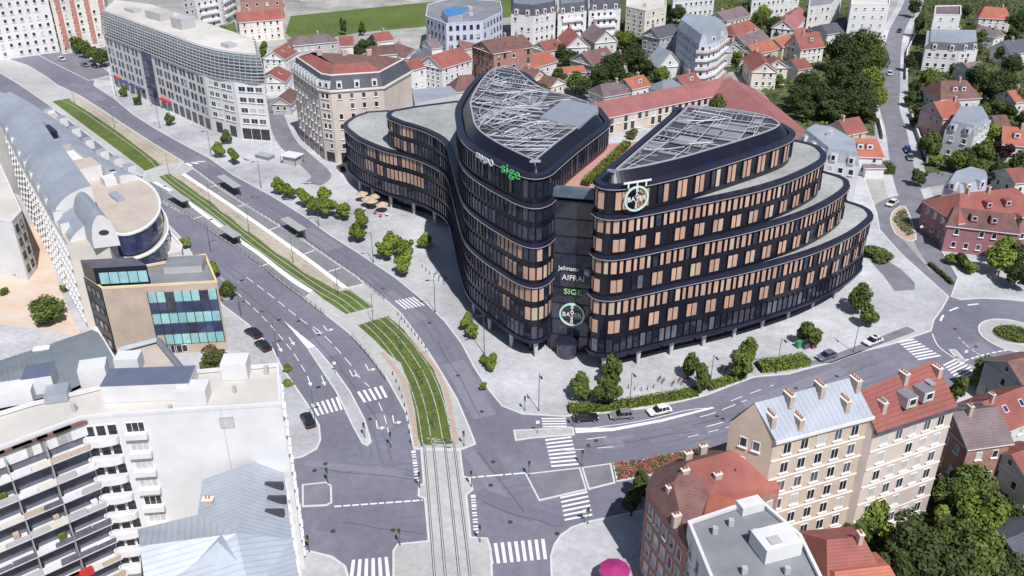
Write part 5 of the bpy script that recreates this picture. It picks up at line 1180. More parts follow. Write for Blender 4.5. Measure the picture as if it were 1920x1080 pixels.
house('tiny red roofed garden house in the top right gardens', (1488, 54, 1508, 51), 6, 7, 4, wall=M_wwhite, roof=M_rred, hip=.5, chim=0)
house('purple slate roofed house beside the white slab block', (1540, 46, 1606, 36), 8.5, 11, 6, wall=M_wwhite, roof=M_slate, hip=.3)
ablock('white slab apartment block at the top beside the street', [(1596, 8), (1668, 8), (1668, -30), (1600, -30)], 17, M_wwhite, M_rcream, step=3.4, w=1.0, h=.8)
ablock('white apartment block at the top edge between red and purple roofs', [(1516, 14), (1560, 8), (1580, -12), (1520, -10)], 11, M_wwhite, M_rflat)
ablock('long white row at the top edge right of the mauve roof', [(1410, 0), (1500, -10), (1500, -30), (1410, -24)], 9, M_wwhite, M_rflat)
ablock('red roofed white block at the top edge behind gardens', [(1262, 2), (1340, -6), (1340, -26), (1262, -22)], 9, M_wwhite, M_rbrown)
# right side
ablock('white tower house with grey flat top right of the street', [(1752, 27), (1802, 28), (1802, 10), (1754, 11)], 14, M_wwhite, M_rmauve, step=4, w=.9, h=1.0)
ablock('white villa with pale zinc mansard below the white tower house', [(1735, 92), (1800, 96), (1834, 92), (1832, 68), (1738, 66)], 8, M_wwhite, M_zinc, mans=2.6, mroof=M_slate, name='villa', cat='house')
house('white house with pink and orange roof at the top right corner', (1846, 12, 1886, 14), 9.5, 10, 5.8, wall=M_wwhite, roof=M_rorange, hip=.4)
house('white cottage with mauve roof below the pink roofed house', (1840, 48, 1872, 54), 7.5, 8, 5, wall=M_wwhite, roof=M_rmauve, hip=.3)
house('white gabled house with grey purple roof at the right edge', (1882, 76, 1930, 72), 9, 10, 5.5, wall=M_wwhite, roof=M_slate)
house('brown roofed house with white dormers on the right hillside', (1764, 152, 1812, 150), 9.5, 12, 5.5, wall=M_wwhite, roof=M_rbrown, hip=.4, dorm=2)
house('pink walled house with bright orange roof on the right', (1754, 190, 1792, 186), 11, 10, 7.5, wall=mat('render_pink', (.58, .40, .38), .85, .1, .3), roof=M_rorange, ext=.3)
ablock('white villa with pale zinc mansard and dormers on the right', [(1772, 243), (1826, 256), (1856, 236), (1842, 212), (1790, 214)], 8.5, M_wwhite, M_zinc, mans=2.6, mroof=M_zinc, name='villa', cat='house')
house('orange roofed house at the right edge behind a round tree', (1882, 236, 1930, 240), 9, 10, 5.5, wall=M_wwhite, roof=M_rorange, dorm=1)
house('small red roofed house at the right edge, higher up', (1862, 216, 1885, 215), 7, 7, 4.5, wall=M_wwhite, roof=M_rbrown, chim=0)
house('red roofed gabled house by the street bend', (1578, 224, 1606, 219), 9, 8, 6, wall=M_wbeige, roof=M_rred, ext=.6)
house('bright orange roofed house with arched dormer by the street', (1592, 258, 1645, 260), 9, 10, 5.8, wall=M_wwhite, roof=M_rorange, dorm=2, hip=.2)
house('white garage with flat dark roof beside the street', (1618, 304, 1652, 304), 3.6, 6, 3.2, wall=M_wwhite, roof=M_rmauve, chim=0, wins=False, name='garage', cat='garage')
ablock('white corner house with pale zinc mansard behind the stepped terraces', [(1500, 262), (1545, 300), (1612, 312), (1606, 282), (1560, 256), (1520, 250)], 12, M_wwhite, M_zinc, mans=3.0, mroof=M_zinc, boxes=1)
# big red roofed complex at the right
N1 = house('large complex with maroon hipped roof beside the side street', (1800, 362, 1905, 352), 11.5, 13, 7.5, wall=mat('render_rose', (.34, .16, .18), .85, .1, .4), roof=M_rred, hip=.6, chim=2, dorm=2, name='maroon_roof_complex')
house('maroon roofed front wing of the rose walled complex', (1790, 388, 1900, 400), 9.5, 8, 6.8, wall=MATS['render_rose'], roof=M_rbrown, hip=.3, chim=0, dorm=2, name='maroon_roof_wing')
ablock('rounded block with pale blue zinc roof beside the maroon complex', [(1768, 352), (1782, 330), (1815, 320), (1852, 330), (1850, 350), (1800, 362)], 9, M_wlav, M_zinc, mans=1.6, mroof=M_zinc, name='zinc_roof_block')
# bottom right
house('brick house with brown roof next to the tall apartment houses', (1790, 772, 1868, 762), 11.5, 9, 8.5, wall=M_brick, roof=M_rmauve, chim=1)
house('red roofed house with skylight at the right edge', (1845, 752, 1925, 722), 9.5, 8, 6.5, wall=M_wwhite, roof=M_rred, sky=2)
house('mauve walled house with red roof top at the right edge', (1893, 676, 1960, 662), 10, 9, 7.5, wall=M_wgrey, roof=M_rbrown, chim=0)
house('white cottage with red roof at the right edge in the gardens', (1900, 850, 1960, 832), 7.5, 8, 5, wall=M_wwhite, roof=M_rred, chim=0)
house('white garden annexe behind the brick house', (1868, 822, 1895, 826), 5, 5, 3.6, wall=M_wwhite, roof=M_zincd, chim=0)
house('rubble stone house with red hipped roof at the bottom', (1550, 1012, 1618, 1006), 10, 9.5, 7, wall=M_stone, roof=M_rred, hip=.25, chim=1, wins=False)
house('lower red roofed house cut by the bottom edge', (1565, 1072, 1668, 1060), 8.5, 9, 6, wall=M_wcream, roof=M_rorange, hip=.2, chim=0)
house('grey slate roofed house in the bottom right corner', (1890, 1010, 1960, 980), 7, 10, 4.5, wall=M_wgrey, roof=M_slate, chim=0)

house('steep grey white roofed house just left of the pale blue block', (1236, 86, 1258, 96), 10, 9, 5, wall=M_wwhite, roof=M_zinc, chim=0)
house('purple roofed house between pale blue block and red roofs', (1352, 62, 1376, 80), 9, 9, 6, wall=M_wgrey, roof=M_rmauve)
house('tan roofed cottage above the coral roofed house', (1452, 72, 1478, 64), 7.5, 8, 5, wall=M_wbeige, roof=M_rorange, chim=0)
house('red roofed cottage between the wood and the cream gabled pair', (1484, 112, 1508, 108), 7, 8, 4.6, wall=M_wwhite, roof=M_rred)
house('low red roofed cottage behind the brick apartment house', (1012, 78, 1040, 72), 8, 9, 5.4, wall=M_wwhite, roof=M_rred)
house('brown roofed cottage right of the brick apartment house', (1022, 140, 1046, 146), 6.5, 7, 4.4, wall=M_wcream, roof=M_rbrown, chim=0)
house('small orange roofed house among the dark garden trees', (1146, 104, 1166, 100), 7, 7, 4.6, wall=M_wwhite, roof=M_rorange)
house('white cottage with red roof behind the meadow edge trees', (700, 62, 728, 58), 8, 8, 5.6, wall=M_wwhite, roof=M_rred)
house('grey roofed row house below the modern complex', (800, 74, 846, 68), 8, 9, 5.6, wall=M_wwhite, roof=M_rmauve)
house('brown roofed house below the modern complex, right one', (858, 72, 892, 66), 9, 9, 6, wall=M_wbeige, roof=M_rbrown)
house('mauve roofed cottage on the right hillside beside the dark tree', (1808, 118, 1836, 114), 7, 8, 4.8, wall=M_wwhite, roof=M_rmauve)
house('red roofed cottage high on the right hillside', (1770, 40, 1796, 44), 7, 8, 4.8, wall=M_wwhite, roof=M_rred)
house('orange roofed cottage at the right edge below the grey purple house', (1890, 170, 1918, 166), 7.5, 8, 5, wall=M_wcream, roof=M_rorange)
house('red roofed cottage above the maroon complex at the right edge', (1888, 316, 1925, 312), 7, 8, 4.8, wall=M_wwhite, roof=M_rred)
# ------------------------------------------------------------------ vegetation
def leafmat(name, c1, c2, rand=.22):
    m = mat(name, c1, .7, .3, .9, col2=c2, rand=rand, spec=.25); b = m.node_tree.nodes['Principled BSDF']
    b.inputs['Subsurface Weight'].default_value = 0.0; return m
LF = {'bright': leafmat('leaf_bright', (.075, .115, .014), (.215, .27, .045)), 'mid': leafmat('leaf_mid', (.042, .070, .013), (.13, .165, .036)),
      'dark': leafmat('leaf_dark', (.022, .038, .012), (.075, .10, .028)), 'olive': leafmat('leaf_olive', (.055, .065, .016), (.15, .15, .05)), 'maroon': leafmat('leaf_maroon', (.025, .012, .014), (.06, .025, .03)),
      'red': leafmat('petal_red', (.22, .04, .04), (.34, .11, .10))}
M_bark = mat('bark', (.09, .07, .055), .95, .3, 3)
def leafcloud(seed, n, leaf, lumps, spread=.62, flat=1.0, cone=0.0):
    r = random.Random(seed); L = []
    for k in range(lumps):
        while True:
            p = Vector((r.uniform(-1, 1), r.uniform(-1, 1), r.uniform(-1, 1)))
            if p.length < 1: break
        p = p * spread; sc = r.uniform(.22, .46)
        if cone: f = 1 - cone*(p.z+.7)/1.6; p.x *= f; p.y *= f; sc *= max(.45, f)
        L.append((p, sc))
    L.append((Vector((0, 0, 0)), .48)); v = []; f = []
    tot = sum(s*s for _, s in L)
    for p, s in L:
        for k in range(int(n*s*s/tot)):
            z = r.uniform(-1, 1); t = r.uniform(0, 6.2832); q = math.sqrt(1-z*z); d = Vector((q*math.cos(t), q*math.sin(t), z)); c = p + d*s*r.uniform(.72, 1.08)
            nn = (d + Vector((r.uniform(-.8, .8), r.uniform(-.8, .8), r.uniform(-.4, .9)))).normalized(); a = nn.orthogonal().normalized(); a.rotate(Matrix.Rotation(r.uniform(0, 6.28), 3, nn)); b = nn.cross(a); l = leaf*r.uniform(.6, 1.25)
            i = len(v); v += [tuple(c + a*l), tuple(c + b*l*.62), tuple(c - a*l), tuple(c - b*l*.62)]; f.append((i, i+1, i+2, i+3))
    return v, f
def cloudmesh(name, v, f, ml):
    me = bpy.data.meshes.new(name); me.from_pydata(v, [], f); me.materials.append(ml); me.update(); return me
CL = {}
def crown_mesh(size, kind, var, shape='round'):
    k = (size, kind, var, shape)
    if k in CL: return CL[k]
    g = (size, var, shape)
    if g not in CL:
        n, leaf, lumps = {'s': (1500, .15, 9), 'm': (2600, .10, 16), 'l': (5200, .068, 26)}[size]
        CL[g] = leafcloud(hash((size == 's', size == 'm', var, shape == 'cone')) % 9999 + var, n, leaf, lumps, .70, cone=.75 if shape == 'cone' else 0)
    CL[k] = cloudmesh('crown', *CL[g], LF[kind]); return CL[k]
def trunk_mesh(h, r, seed):
    rr = random.Random(seed); m = MB(); m.tube([(0, 0, 0), (.05*h*rr.uniform(-1, 1)*.3, .02*h, h*.35), (.03*h, 0, h*.62)], r, M_bark, 6, r*.55)
    for k in range(4):
        a = rr.uniform(0, 6.28); m.tube([(.02*h, 0, h*(.32 + .07*k)), (.10*h*math.cos(a), .10*h*math.sin(a), h*(.48 + .07*k)), (.19*h*math.cos(a), .19*h*math.sin(a), h*(.60 + .07*k))], r*.5, M_bark, 4, r*.15)
    return m.mesh('trunk')
TR = {k: trunk_mesh(k, max(.12, k*.028), k) for k in (3, 5, 7, 10, 14)}
_t = [0]
def tree(px, py, h, r, label, kind='mid', group='street and garden trees', shape='round', low=.16, z0=.0, name=None, cat='tree'):
    _t[0] += 1; i = _t[0]; rr = random.Random(i*17); zc = h*(low + (1-low)/2); b = G(px, py, z0 + zc); b.z = z0
    root = thing(name or ('shrub' if h < 2.6 else 'tree'), label, cat if h >= 2.6 else 'shrub', b, group)
    k = min(TR, key=lambda q: abs(q-h)); 
    if h >= 2.6: add('trunk', TR[k], root, (0, 0, 0), rr.uniform(0, 6), h/k)
    size = 's' if r < 2.4 else 'm' if r < 4.2 else 'l'
    o = add('crown', crown_mesh(size, kind, i % 3, shape), root, (0, 0, zc), rr.uniform(0, 6.28), (r*1.12, r*rr.uniform(1.0, 1.2), h*(1-low)/2*1.1)); return root
ORD = ['first', 'second', 'third', 'fourth', 'fifth', 'sixth', 'seventh', 'eighth', 'ninth', 'tenth', 'eleventh', 'twelfth', 'thirteenth', 'fourteenth', 'fifteenth', 'sixteenth', 'seventeenth', 'eighteenth']
def row_of(pts, fmt, **k):
    ax = k.pop('axis', 0)
    for i, p in enumerate(sorted(pts, key=lambda q: q[ax])):
        kk = dict(k)
        if len(p) > 4: kk['kind'] = p[4]
        tree(p[0], p[1], p[2], p[3], fmt.format(ORD[i]), **kk)
# plaza trees along the avenue
row_of([(410, 276, 5, 1.9), (437, 289, 5, 1.9), (523, 345, 5, 1.9), (540, 354, 5, 1.9), (568, 366, 5.5, 2.1), (604, 362, 5.5, 2.1), (592, 381, 5.5, 2.2), (612, 384, 6, 2.5), (640, 391, 5.5, 2.0), (676, 408, 5.8, 2.1), (668, 431, 5.2, 2.0), (731, 447, 6, 2.1), (719, 464, 5.6, 2.0), (760, 461, 5.8, 2.1), (756, 489, 6, 2.2), (796, 448, 4.4, 1.7)],
       '{} light green tree from the left among those on the plaza beside the avenue', kind='bright', group='plaza trees along the avenue', low=.26)
row_of([(875, 601, 4.2, 1.3), (887, 617, 4.0, 1.3), (921, 676, 4.0, 1.3), (908, 671, 2.2, .8), (905, 723, 2.0, .6)], '{} small bright kerb tree from the top, left of the dark corner', axis=1, kind='bright', group='kerb trees by the dark building')
row_of([(1092, 718, 6, 2.0), (1152, 693, 6.5, 2.0), (1141, 728, 6.8, 2.5), (1293, 680, 6, 1.9), (1318, 706, 6, 2.0), (1408, 652, 5.5, 1.9), (1394, 676, 6.8, 2.3), (1518, 622, 5.6, 2.2), (1614, 556, 6.5, 2.6), (1629, 586, 5.5, 1.9)],
       '{} dark green tree from the left in front of the orange blind facade', kind='mid', group='plaza trees before the right wing', low=.18)
row_of([(230, 170, 4, 1.5), (256, 187, 3.6, 1.4), (315, 221, 4.6, 1.7), (423, 255, 4.6, 1.7)], '{} small tree from the left along the white office front', kind='mid', group='trees before the white office')
row_of([(146, 82, 7, 3.2), (162, 90, 7, 3.2), (178, 98, 7, 3.2), (193, 107, 6.5, 3.0)], '{} tree from the left of the green row left of the white office', kind='mid', group='row left of the white office')
row_of([(418, 60, 7, 3.4), (494, 90, 7, 2.2), (497, 118, 6, 1.8)], '{} tree from the left beside the red roofed lane houses', kind='bright', group='lane trees')
# courtyard and left
tree(90, 578, 6.0, 3.6, 'large round green tree in the pinkish courtyard', 'mid', low=.04)
tree(8, 545, 1.6, 1.2, 'low shrub at the left edge of the pinkish courtyard', 'mid', low=0); tree(118, 540, 1.8, 1.0, 'small shrub between courtyard and barrel roofed building', 'mid', low=0)
tree(48, 505, 2.4, 2.3, 'shrub bed in the pinkish courtyard above the round tree', 'mid', low=0)
tree(20, 448, 3.4, 1.9, 'dark shrub tree at the left edge of the courtyard', 'dark', low=0)
tree(398, 672, 4.5, 2.6, 'olive green tree beside the tan teal glass building', 'olive', low=.08)
tree(423, 541, 4.6, 1.9, 'tree in a white planter at the corner of the tan building', 'mid')
tree(401, 503, 4, 1.3, 'slim tree behind the tan building on the avenue side', 'bright'); tree(348, 453, 3, 1.3, 'small tree beside the barrel roofed building podium', 'bright')
tree(540, 716, 1.2, 1.0, 'small shrub on the pavement beside the white apartment block', 'bright', low=0); tree(538, 690, 1.2, 1.0, 'small shrub by the parked cars above the white apartment block', 'bright', low=0)
# behind the dark building
tree(755, 180, 6.5, 4.2, 'broad trimmed green tree beside the pale blue flat roofed shed', 'mid', low=.02)
tree(1345, 199, 9, 3.6, 'round green tree in the court between long hall and right wing', 'mid', low=.1)
tree(1185, 250, 3.4, 2.2, 'low olive tree behind the link terrace', 'olive', low=0)
row_of([(684, 88, 8, 3.4), (703, 78, 7, 3), (668, 96, 6, 2.6), (644, 46, 8, 1.4), (678, 52, 6, 1.6)], '{} dark tree from the left edge of the meadow behind the peach building', kind='dark', group='meadow edge trees')
row_of([(1172, 74, 9, 4.6, 'bright'), (1190, 108, 10, 4.8), (1150, 118, 10, 4.6), (1128, 140, 9, 4.2), (1080, 152, 8, 3.8, 'mid'), (1066, 104, 8, 3.8), (1046, 96, 7, 3.0), (1165, 140, 7, 3.4), (1215, 122, 7, 3.2), (1240, 138, 6, 3, 'bright'), (1100, 165, 7, 3.4), (1020, 165, 6, 2.6, 'mid'), (1200, 85, 8, 3.6), (1050, 140, 6, 2.6)],
       '{} from the left of the garden trees between tower roof and pale blue block', kind='dark', group='garden trees behind the tower roof')
row_of([(1268, 24, 9, 4.4), (1290, 12, 8, 3.6), (1420, 36, 9, 4.2, 'mid'), (1446, 46, 9, 4.2), (1432, 24, 8, 3.8, 'bright'), (1462, 60, 7, 3.4), (1476, 78, 7, 3.0), (1412, 140, 6, 2.4, 'mid'), (1382, 106, 7, 2.0, 'bright'), (1478, 128, 5, 2.2, 'bright')],
       '{} tree from the left among roofs at the top right of centre', kind='dark', group='trees among the upper roofs')
row_of([(1585, 92, 15, 6.0), (1622, 88, 16, 6.5, 'mid'), (1640, 112, 13, 5.0, 'mid'), (1600, 122, 15, 6.2), (1575, 135, 12, 5.2), (1634, 150, 12, 4.6, 'bright'), (1604, 165, 13, 5.6), (1522, 160, 12, 5.6), (1498, 180, 10, 4.6), (1545, 182, 11, 5.0), (1580, 190, 11, 5.0), (1622, 192, 10, 4.4), (1560, 204, 8, 4.0), (1645, 178, 9, 3.2, 'bright'), (1510, 204, 7, 3.6), (1630, 208, 7, 3.0)],
       '{} tall tree from the left in the dense dark wood beside the upper street', kind='dark', group='wood left of the street')
row_of([(1738, 142, 9, 3.2, 'bright'), (1709, 115, 7, 2.4), (1716, 160, 6, 2.4), (1724, 44, 10, 2.6), (1716, 12, 9, 3.2), (1707, 185, 5, 2.2), (1822, 58, 8, 4.2, 'mid'), (1840, 68, 7, 3.2, 'mid'), (1858, 28, 8, 3.4), (1912, 40, 12, 5.6), (1862, 160, 12, 5.6), (1836, 140, 9, 4.2), (1884, 150, 10, 4.6), (1902, 122, 10, 4.6), (1912, 186, 8, 3.8, 'mid'), (1795, 130, 6, 2.8, 'mid'), (1880, 100, 7, 3.0)],
       '{} garden tree from the left among the villas right of the upper street', kind='dark', group='garden trees right of the upper street')
row_of([(1741, 265, 9, 3.6), (1752, 298, 4, 2.0, 'bright'), (1792, 300, 6, 3.2), (1815, 291, 7, 3.2, 'dark'), (1848, 281, 9, 3.6), (1862, 256, 9, 3.2, 'bright'), (1885, 281, 6, 3.0, 'maroon'), (1870, 322, 7, 3.0, 'dark'), (1913, 302, 7, 3.0, 'dark'), (1716, 225, 4, 2.0, 'dark'), (1728, 205, 5, 2.4, 'dark'), (1845, 205, 6, 2.8), (1870, 196, 6, 2.8), (1726, 330, 5, 2.0, 'dark'), (1830, 312, 6, 2.6), (1895, 262, 5, 2.2, 'dark'), (1905, 335, 6, 2.6)],
       '{} garden tree from the left around the pale zinc villa on the right', kind='mid', group='trees around the zinc villa')
row_of([(1891, 424, 8, 2.4, 'dark'), (1882, 462, 8, 2.6), (1880, 486, 7.5, 3.4), (1909, 512, 7, 2.8, 'dark'), (1786, 482, 2.6, 2.0), (1806, 487, 3.4, 1.8, 'dark'), (1818, 498, 3, 1.8), (1905, 478, 7, 2.6, 'dark')], '{} tree or bush from the left beside the maroon complex above the roundabout', kind='bright', group='greenery above the roundabout')
tree(1650, 477, 2.6, 3.2, 'big rounded bush at the right foot of the stepped wing', 'mid', low=0); tree(1638, 470, 2.4, 2.4, 'low bush hugging the right end of the stepped wing', 'dark', low=0)
row_of([(1857, 694, 6, 2.4, 'mid'), (1840, 704, 5, 2.0, 'mid'), (1800, 725, 6, 1.8, 'mid'), (1871, 686, 5, 1.8, 'mid')], '{} tree from the left at the crossing below the roundabout', kind='mid', group='trees below the roundabout')
row_of([(1640, 968, 7.4, 3.0, 'bright'), (1612, 985, 5.7, 2.3, 'mid'), (1708, 1012, 8.2, 3.4), (1738, 1045, 8.2, 3.6), (1690, 1055, 7.4, 3.1), (1830, 905, 7.4, 3.3, 'mid'), (1790, 930, 6.6, 2.8, 'mid'), (1836, 968, 8.2, 3.4, 'bright'), (1876, 955, 7.4, 3.1), (1800, 1005, 7.4, 3.3, 'mid'), (1850, 1030, 8.2, 3.6, 'mid'), (1780, 1060, 7.4, 3.3), (1770, 975, 4.9, 2.0, 'bright'), (1900, 1070, 6.6, 2.8), (1812, 890, 4.9, 2.0, 'mid'), (1885, 885, 3.3, 1.3, 'olive'), (1830, 1075, 7.4, 3.3, 'mid')],
       '{} tree from the left in the leafy gardens behind the tall tan apartment houses', kind='dark', group='gardens in the bottom right corner')
row_of([(1203, 904, 6.5, 2.0), (1186, 934, 6, 1.9)], '{} dark tree from the left in front of the brick corner house', kind='dark', group='trees before the brick corner house', shape='cone')
# hedges
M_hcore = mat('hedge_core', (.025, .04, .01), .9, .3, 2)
def hedge(px, w, h, label, kind='mid', z0=.14, dens=70, name='hedge', leaf=.17, group=None):
    _t[0] += 1; r = random.Random(_t[0]); c = smooth(P(px, z0), 3); b = Vector((c[len(c)//2].x, c[len(c)//2].y, z0)); v = []; f = []
    root = thing(name, label, 'hedge', b, group); core = MB()
    for a, e in zip(c, c[1:]):
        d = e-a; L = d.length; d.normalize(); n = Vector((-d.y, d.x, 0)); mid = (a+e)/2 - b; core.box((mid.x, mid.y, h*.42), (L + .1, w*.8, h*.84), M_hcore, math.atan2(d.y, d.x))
        for k in range(int(L*dens*(w*.5 + h*.5))):
            s = r.uniform(-.5, .5); zz = h if r.random() < .55 else r.uniform(0, h)
            if zz < h: s = r.choice((-.5, .5))
            p = a.lerp(e, r.random()) - b + n*(s*w + r.uniform(-.12, .12)); p.z = zz + r.uniform(-.16, .2)
            nn = Vector((r.uniform(-.7, .7), r.uniform(-.7, .7), 1 if zz == h else .3)) + (n*s*2 if zz < h else Vector()); nn.normalize(); A_ = nn.orthogonal().normalized(); A_.rotate(Matrix.Rotation(r.uniform(0, 6.28), 3, nn)); B_2 = nn.cross(A_); l = leaf*r.uniform(.6, 1.3); i = len(v)
            v += [tuple(p + A_*l), tuple(p + B_2*l*.7), tuple(p - A_*l), tuple(p - B_2*l*.7)]; f.append((i, i+1, i+2, i+3))
    add('stems', core, root); add('foliage', cloudmesh('foliage', v, f, LF[kind]), root)
hedge([(1066, 770), (1145, 765), (1230, 752), (1306, 738)], 1.9, 1.0, 'long clipped hedge along the kerb below the orange blind facade', 'bright')
hedge([(1326, 729), (1360, 718), (1394, 706)], 1.6, 1.0, 'short clipped hedge piece between two kerb hedges', 'bright')
hedge([(1422, 692), (1470, 686), (1512, 678)], 3.0, 1.2, 'wide clipped hedge beside the parked blue car', 'bright')
hedge([(1096, 349), (1140, 307), (1176, 273)], 1.5, 1.0, 'hedge along the pink roof terrace of the link', 'bright', z0=31.3)
hedge([(1616, 322), (1644, 322), (1672, 322)], 4.5, 2.4, 'thick dark hedge below the white garage by the street', 'mid', z0=0)
hedge([(1742, 496), (1765, 515), (1785, 533)], .8, .6, 'thin planted strip between the two street lanes', 'dark')
hedge([(1300, 853), (1330, 848)], 1.2, .6, 'small green tuft at the end of the red flower bed', 'mid')
# flowers, planted beds: nobody could count these
def scatter(name, poly, z, n, leaf, kinds, label, hgt_=.35):
    r = random.Random(len(name)*7 + n); xs = [p.x for p in poly]; ys = [p.y for p in poly]; me = bpy.data.meshes.new(name); v = []; f = []; mi = []
    while len(f) < n:
        p = Vector((r.uniform(min(xs), max(xs)), r.uniform(min(ys), max(ys)), 0))
        if not inside(p, poly): continue
        p.z = z + r.uniform(.02, hgt_); nn = Vector((r.uniform(-.8, .8), r.uniform(-.8, .8), 1)).normalized(); A_ = nn.orthogonal().normalized(); A_.rotate(Matrix.Rotation(r.uniform(0, 6.28), 3, nn)); B_2 = nn.cross(A_); l = leaf*r.uniform(.6, 1.3); i = len(v)
        v += [tuple(p + A_*l), tuple(p + B_2*l*.7), tuple(p - A_*l), tuple(p - B_2*l*.7)]; f.append((i, i+1, i+2, i+3)); mi.append(int(len(kinds)*(.5 + .5*math.sin(p.x*1.7 + math.sin(p.y*2.1)*1.5))) % len(kinds) if r.random() < .7 else r.randrange(len(kinds)))
    me.from_pydata(v, [], f); [me.materials.append(LF[k]) for k in kinds]; me.polygons.foreach_set('material_index', mi); me.update()
    return add(name, me, label=label, cat='plants', kind='stuff')
scatter('flowers', ccw(W2([(1151, 869), (1200, 863), (1312, 842), (1326, 850), (1250, 883), (1158, 901)], .13)), .13, 2600, .16, ('red', 'red', 'mid', 'olive'), 'red flowers filling the bed between the two roads')
scatter('bedding_plants', [RC + Vector((3.4*math.cos(t), 3.2*math.sin(t), 0)) for t in [k*math.pi/10 for k in range(20)]], .45, 900, .2, ('olive', 'mid', 'bright'), 'low planting on the roundabout island', .5)
scatter('bedding_plants', ccw(W2([(1674, 412), (1684, 398), (1697, 393), (1708, 420), (1713, 440), (1700, 443)], .14)), .14, 900, .2, ('olive', 'dark', 'mid'), 'low planting on the kerbed street island', .6)
scatter('grass_blades', ccw(P(g3)), .165, 2600, .12, ('bright', 'mid'), 'grass of the curved tram lawn', .08)
scatter('garden_plants', ccw(W2([(1500, 1060), (1640, 940), (1760, 870), (1860, 800), (1920, 790), (1925, 1080)], 0)), 0, 5000, .35, ('mid', 'dark', 'bright', 'olive'), 'undergrowth of the bottom right gardens', .7)
scatter('garden_plants', ccw(W2([(1485, 238), (1640, 250), (1650, 130), (1660, 20), (1400, 0), (1250, 0), (1050, 90), (1060, 160), (1150, 165), (1390, 135)], 0)), 0, 9000, .6, ('mid', 'dark', 'bright', 'dark'), 'undergrowth of the gardens behind the long hall', 1.4)
scatter('garden_plants', ccw(W2([(1760, 330), (1712, 240), (1705, 130), (1730, 0), (1930, 0), (1930, 420), (1800, 320)], 0)), 0, 9000, .55, ('mid', 'dark', 'bright', 'olive'), 'undergrowth of the gardens around the right villas', 1.4)

row_of([(1105, 72, 4, 2.4), (1048, 72, 4, 2.2), (1208, 60, 5, 2.4, 'bright'), (1330, 60, 5, 2.2), (1352, 118, 5, 2.0, 'bright'), (1395, 128, 4, 1.8), (1462, 150, 5, 2.4), (1505, 145, 5, 2.4), (1548, 90, 6, 3.0), (1552, 66, 5, 2.4), (1580, 62, 5, 2.0), (1400, 20, 6, 2.8), (1325, 40, 5, 2.0)], '{} from the left of the small garden trees tucked between the upper roofs', kind='mid', group='small garden trees between roofs')
row_of([(1750, 70, 4, 2.2), (1742, 105, 4, 2.0, 'bright'), (1778, 48, 5, 2.2), (1812, 20, 6, 2.6), (1830, 92, 5, 2.4), (1868, 92, 5, 2.2, 'bright'), (1900, 64, 6, 2.6), (1732, 182, 5, 2.2), (1826, 178, 6, 2.8, 'bright'), (1896, 206, 6, 2.6), (1916, 222, 6, 2.4)], '{} from the left of the small trees in the villa gardens near the right edge', kind='dark', group='small villa garden trees')
# ------------------------------------------------------------------ vehicles
M_tyre = mat('tyre', (.02, .02, .02), .9, .1, 3); M_rim = mat('wheel_rim', (.45, .45, .47), .35, .1, 3, metal=.7); M_cg = mat('car_glass', (.015, .017, .022), .05, .2, 1, spec=.8)
M_lamp = mat('headlight', (.75, .77, .8), .2, .02, 2); M_tail = mat('tail_light', (.35, .01, .01), .3, .02, 2); M_black = mat('black_trim', (.025, .025, .028), .6, .1, 2)
def rrect(L, W, x0=0, n=3, k=.28):
    pts = []
    for sx, sy, a0 in ((1, 1, 0), (-1, 1, 90), (-1, -1, 180), (1, -1, 270)):
        for q in range(n+1): a = R(a0 + 90*q/n); pts.append((x0 + sx*(L/2-k) + k*math.cos(a), sy*(W/2-k) + k*math.sin(a)))
    return pts
def loft(m, rings, mats_, cap):
    for i in range(len(rings)-1):
        A, B = rings[i], rings[i+1]; n = len(A)
        for k in range(n): j = (k+1) % n; m.face([A[k], A[j], B[j], B[k]], mats_[i])
    m.face(rings[-1], cap)
def R3(p, z, dz=None): return [(x, y, z if dz is None else z + dz(x)) for x, y in p]
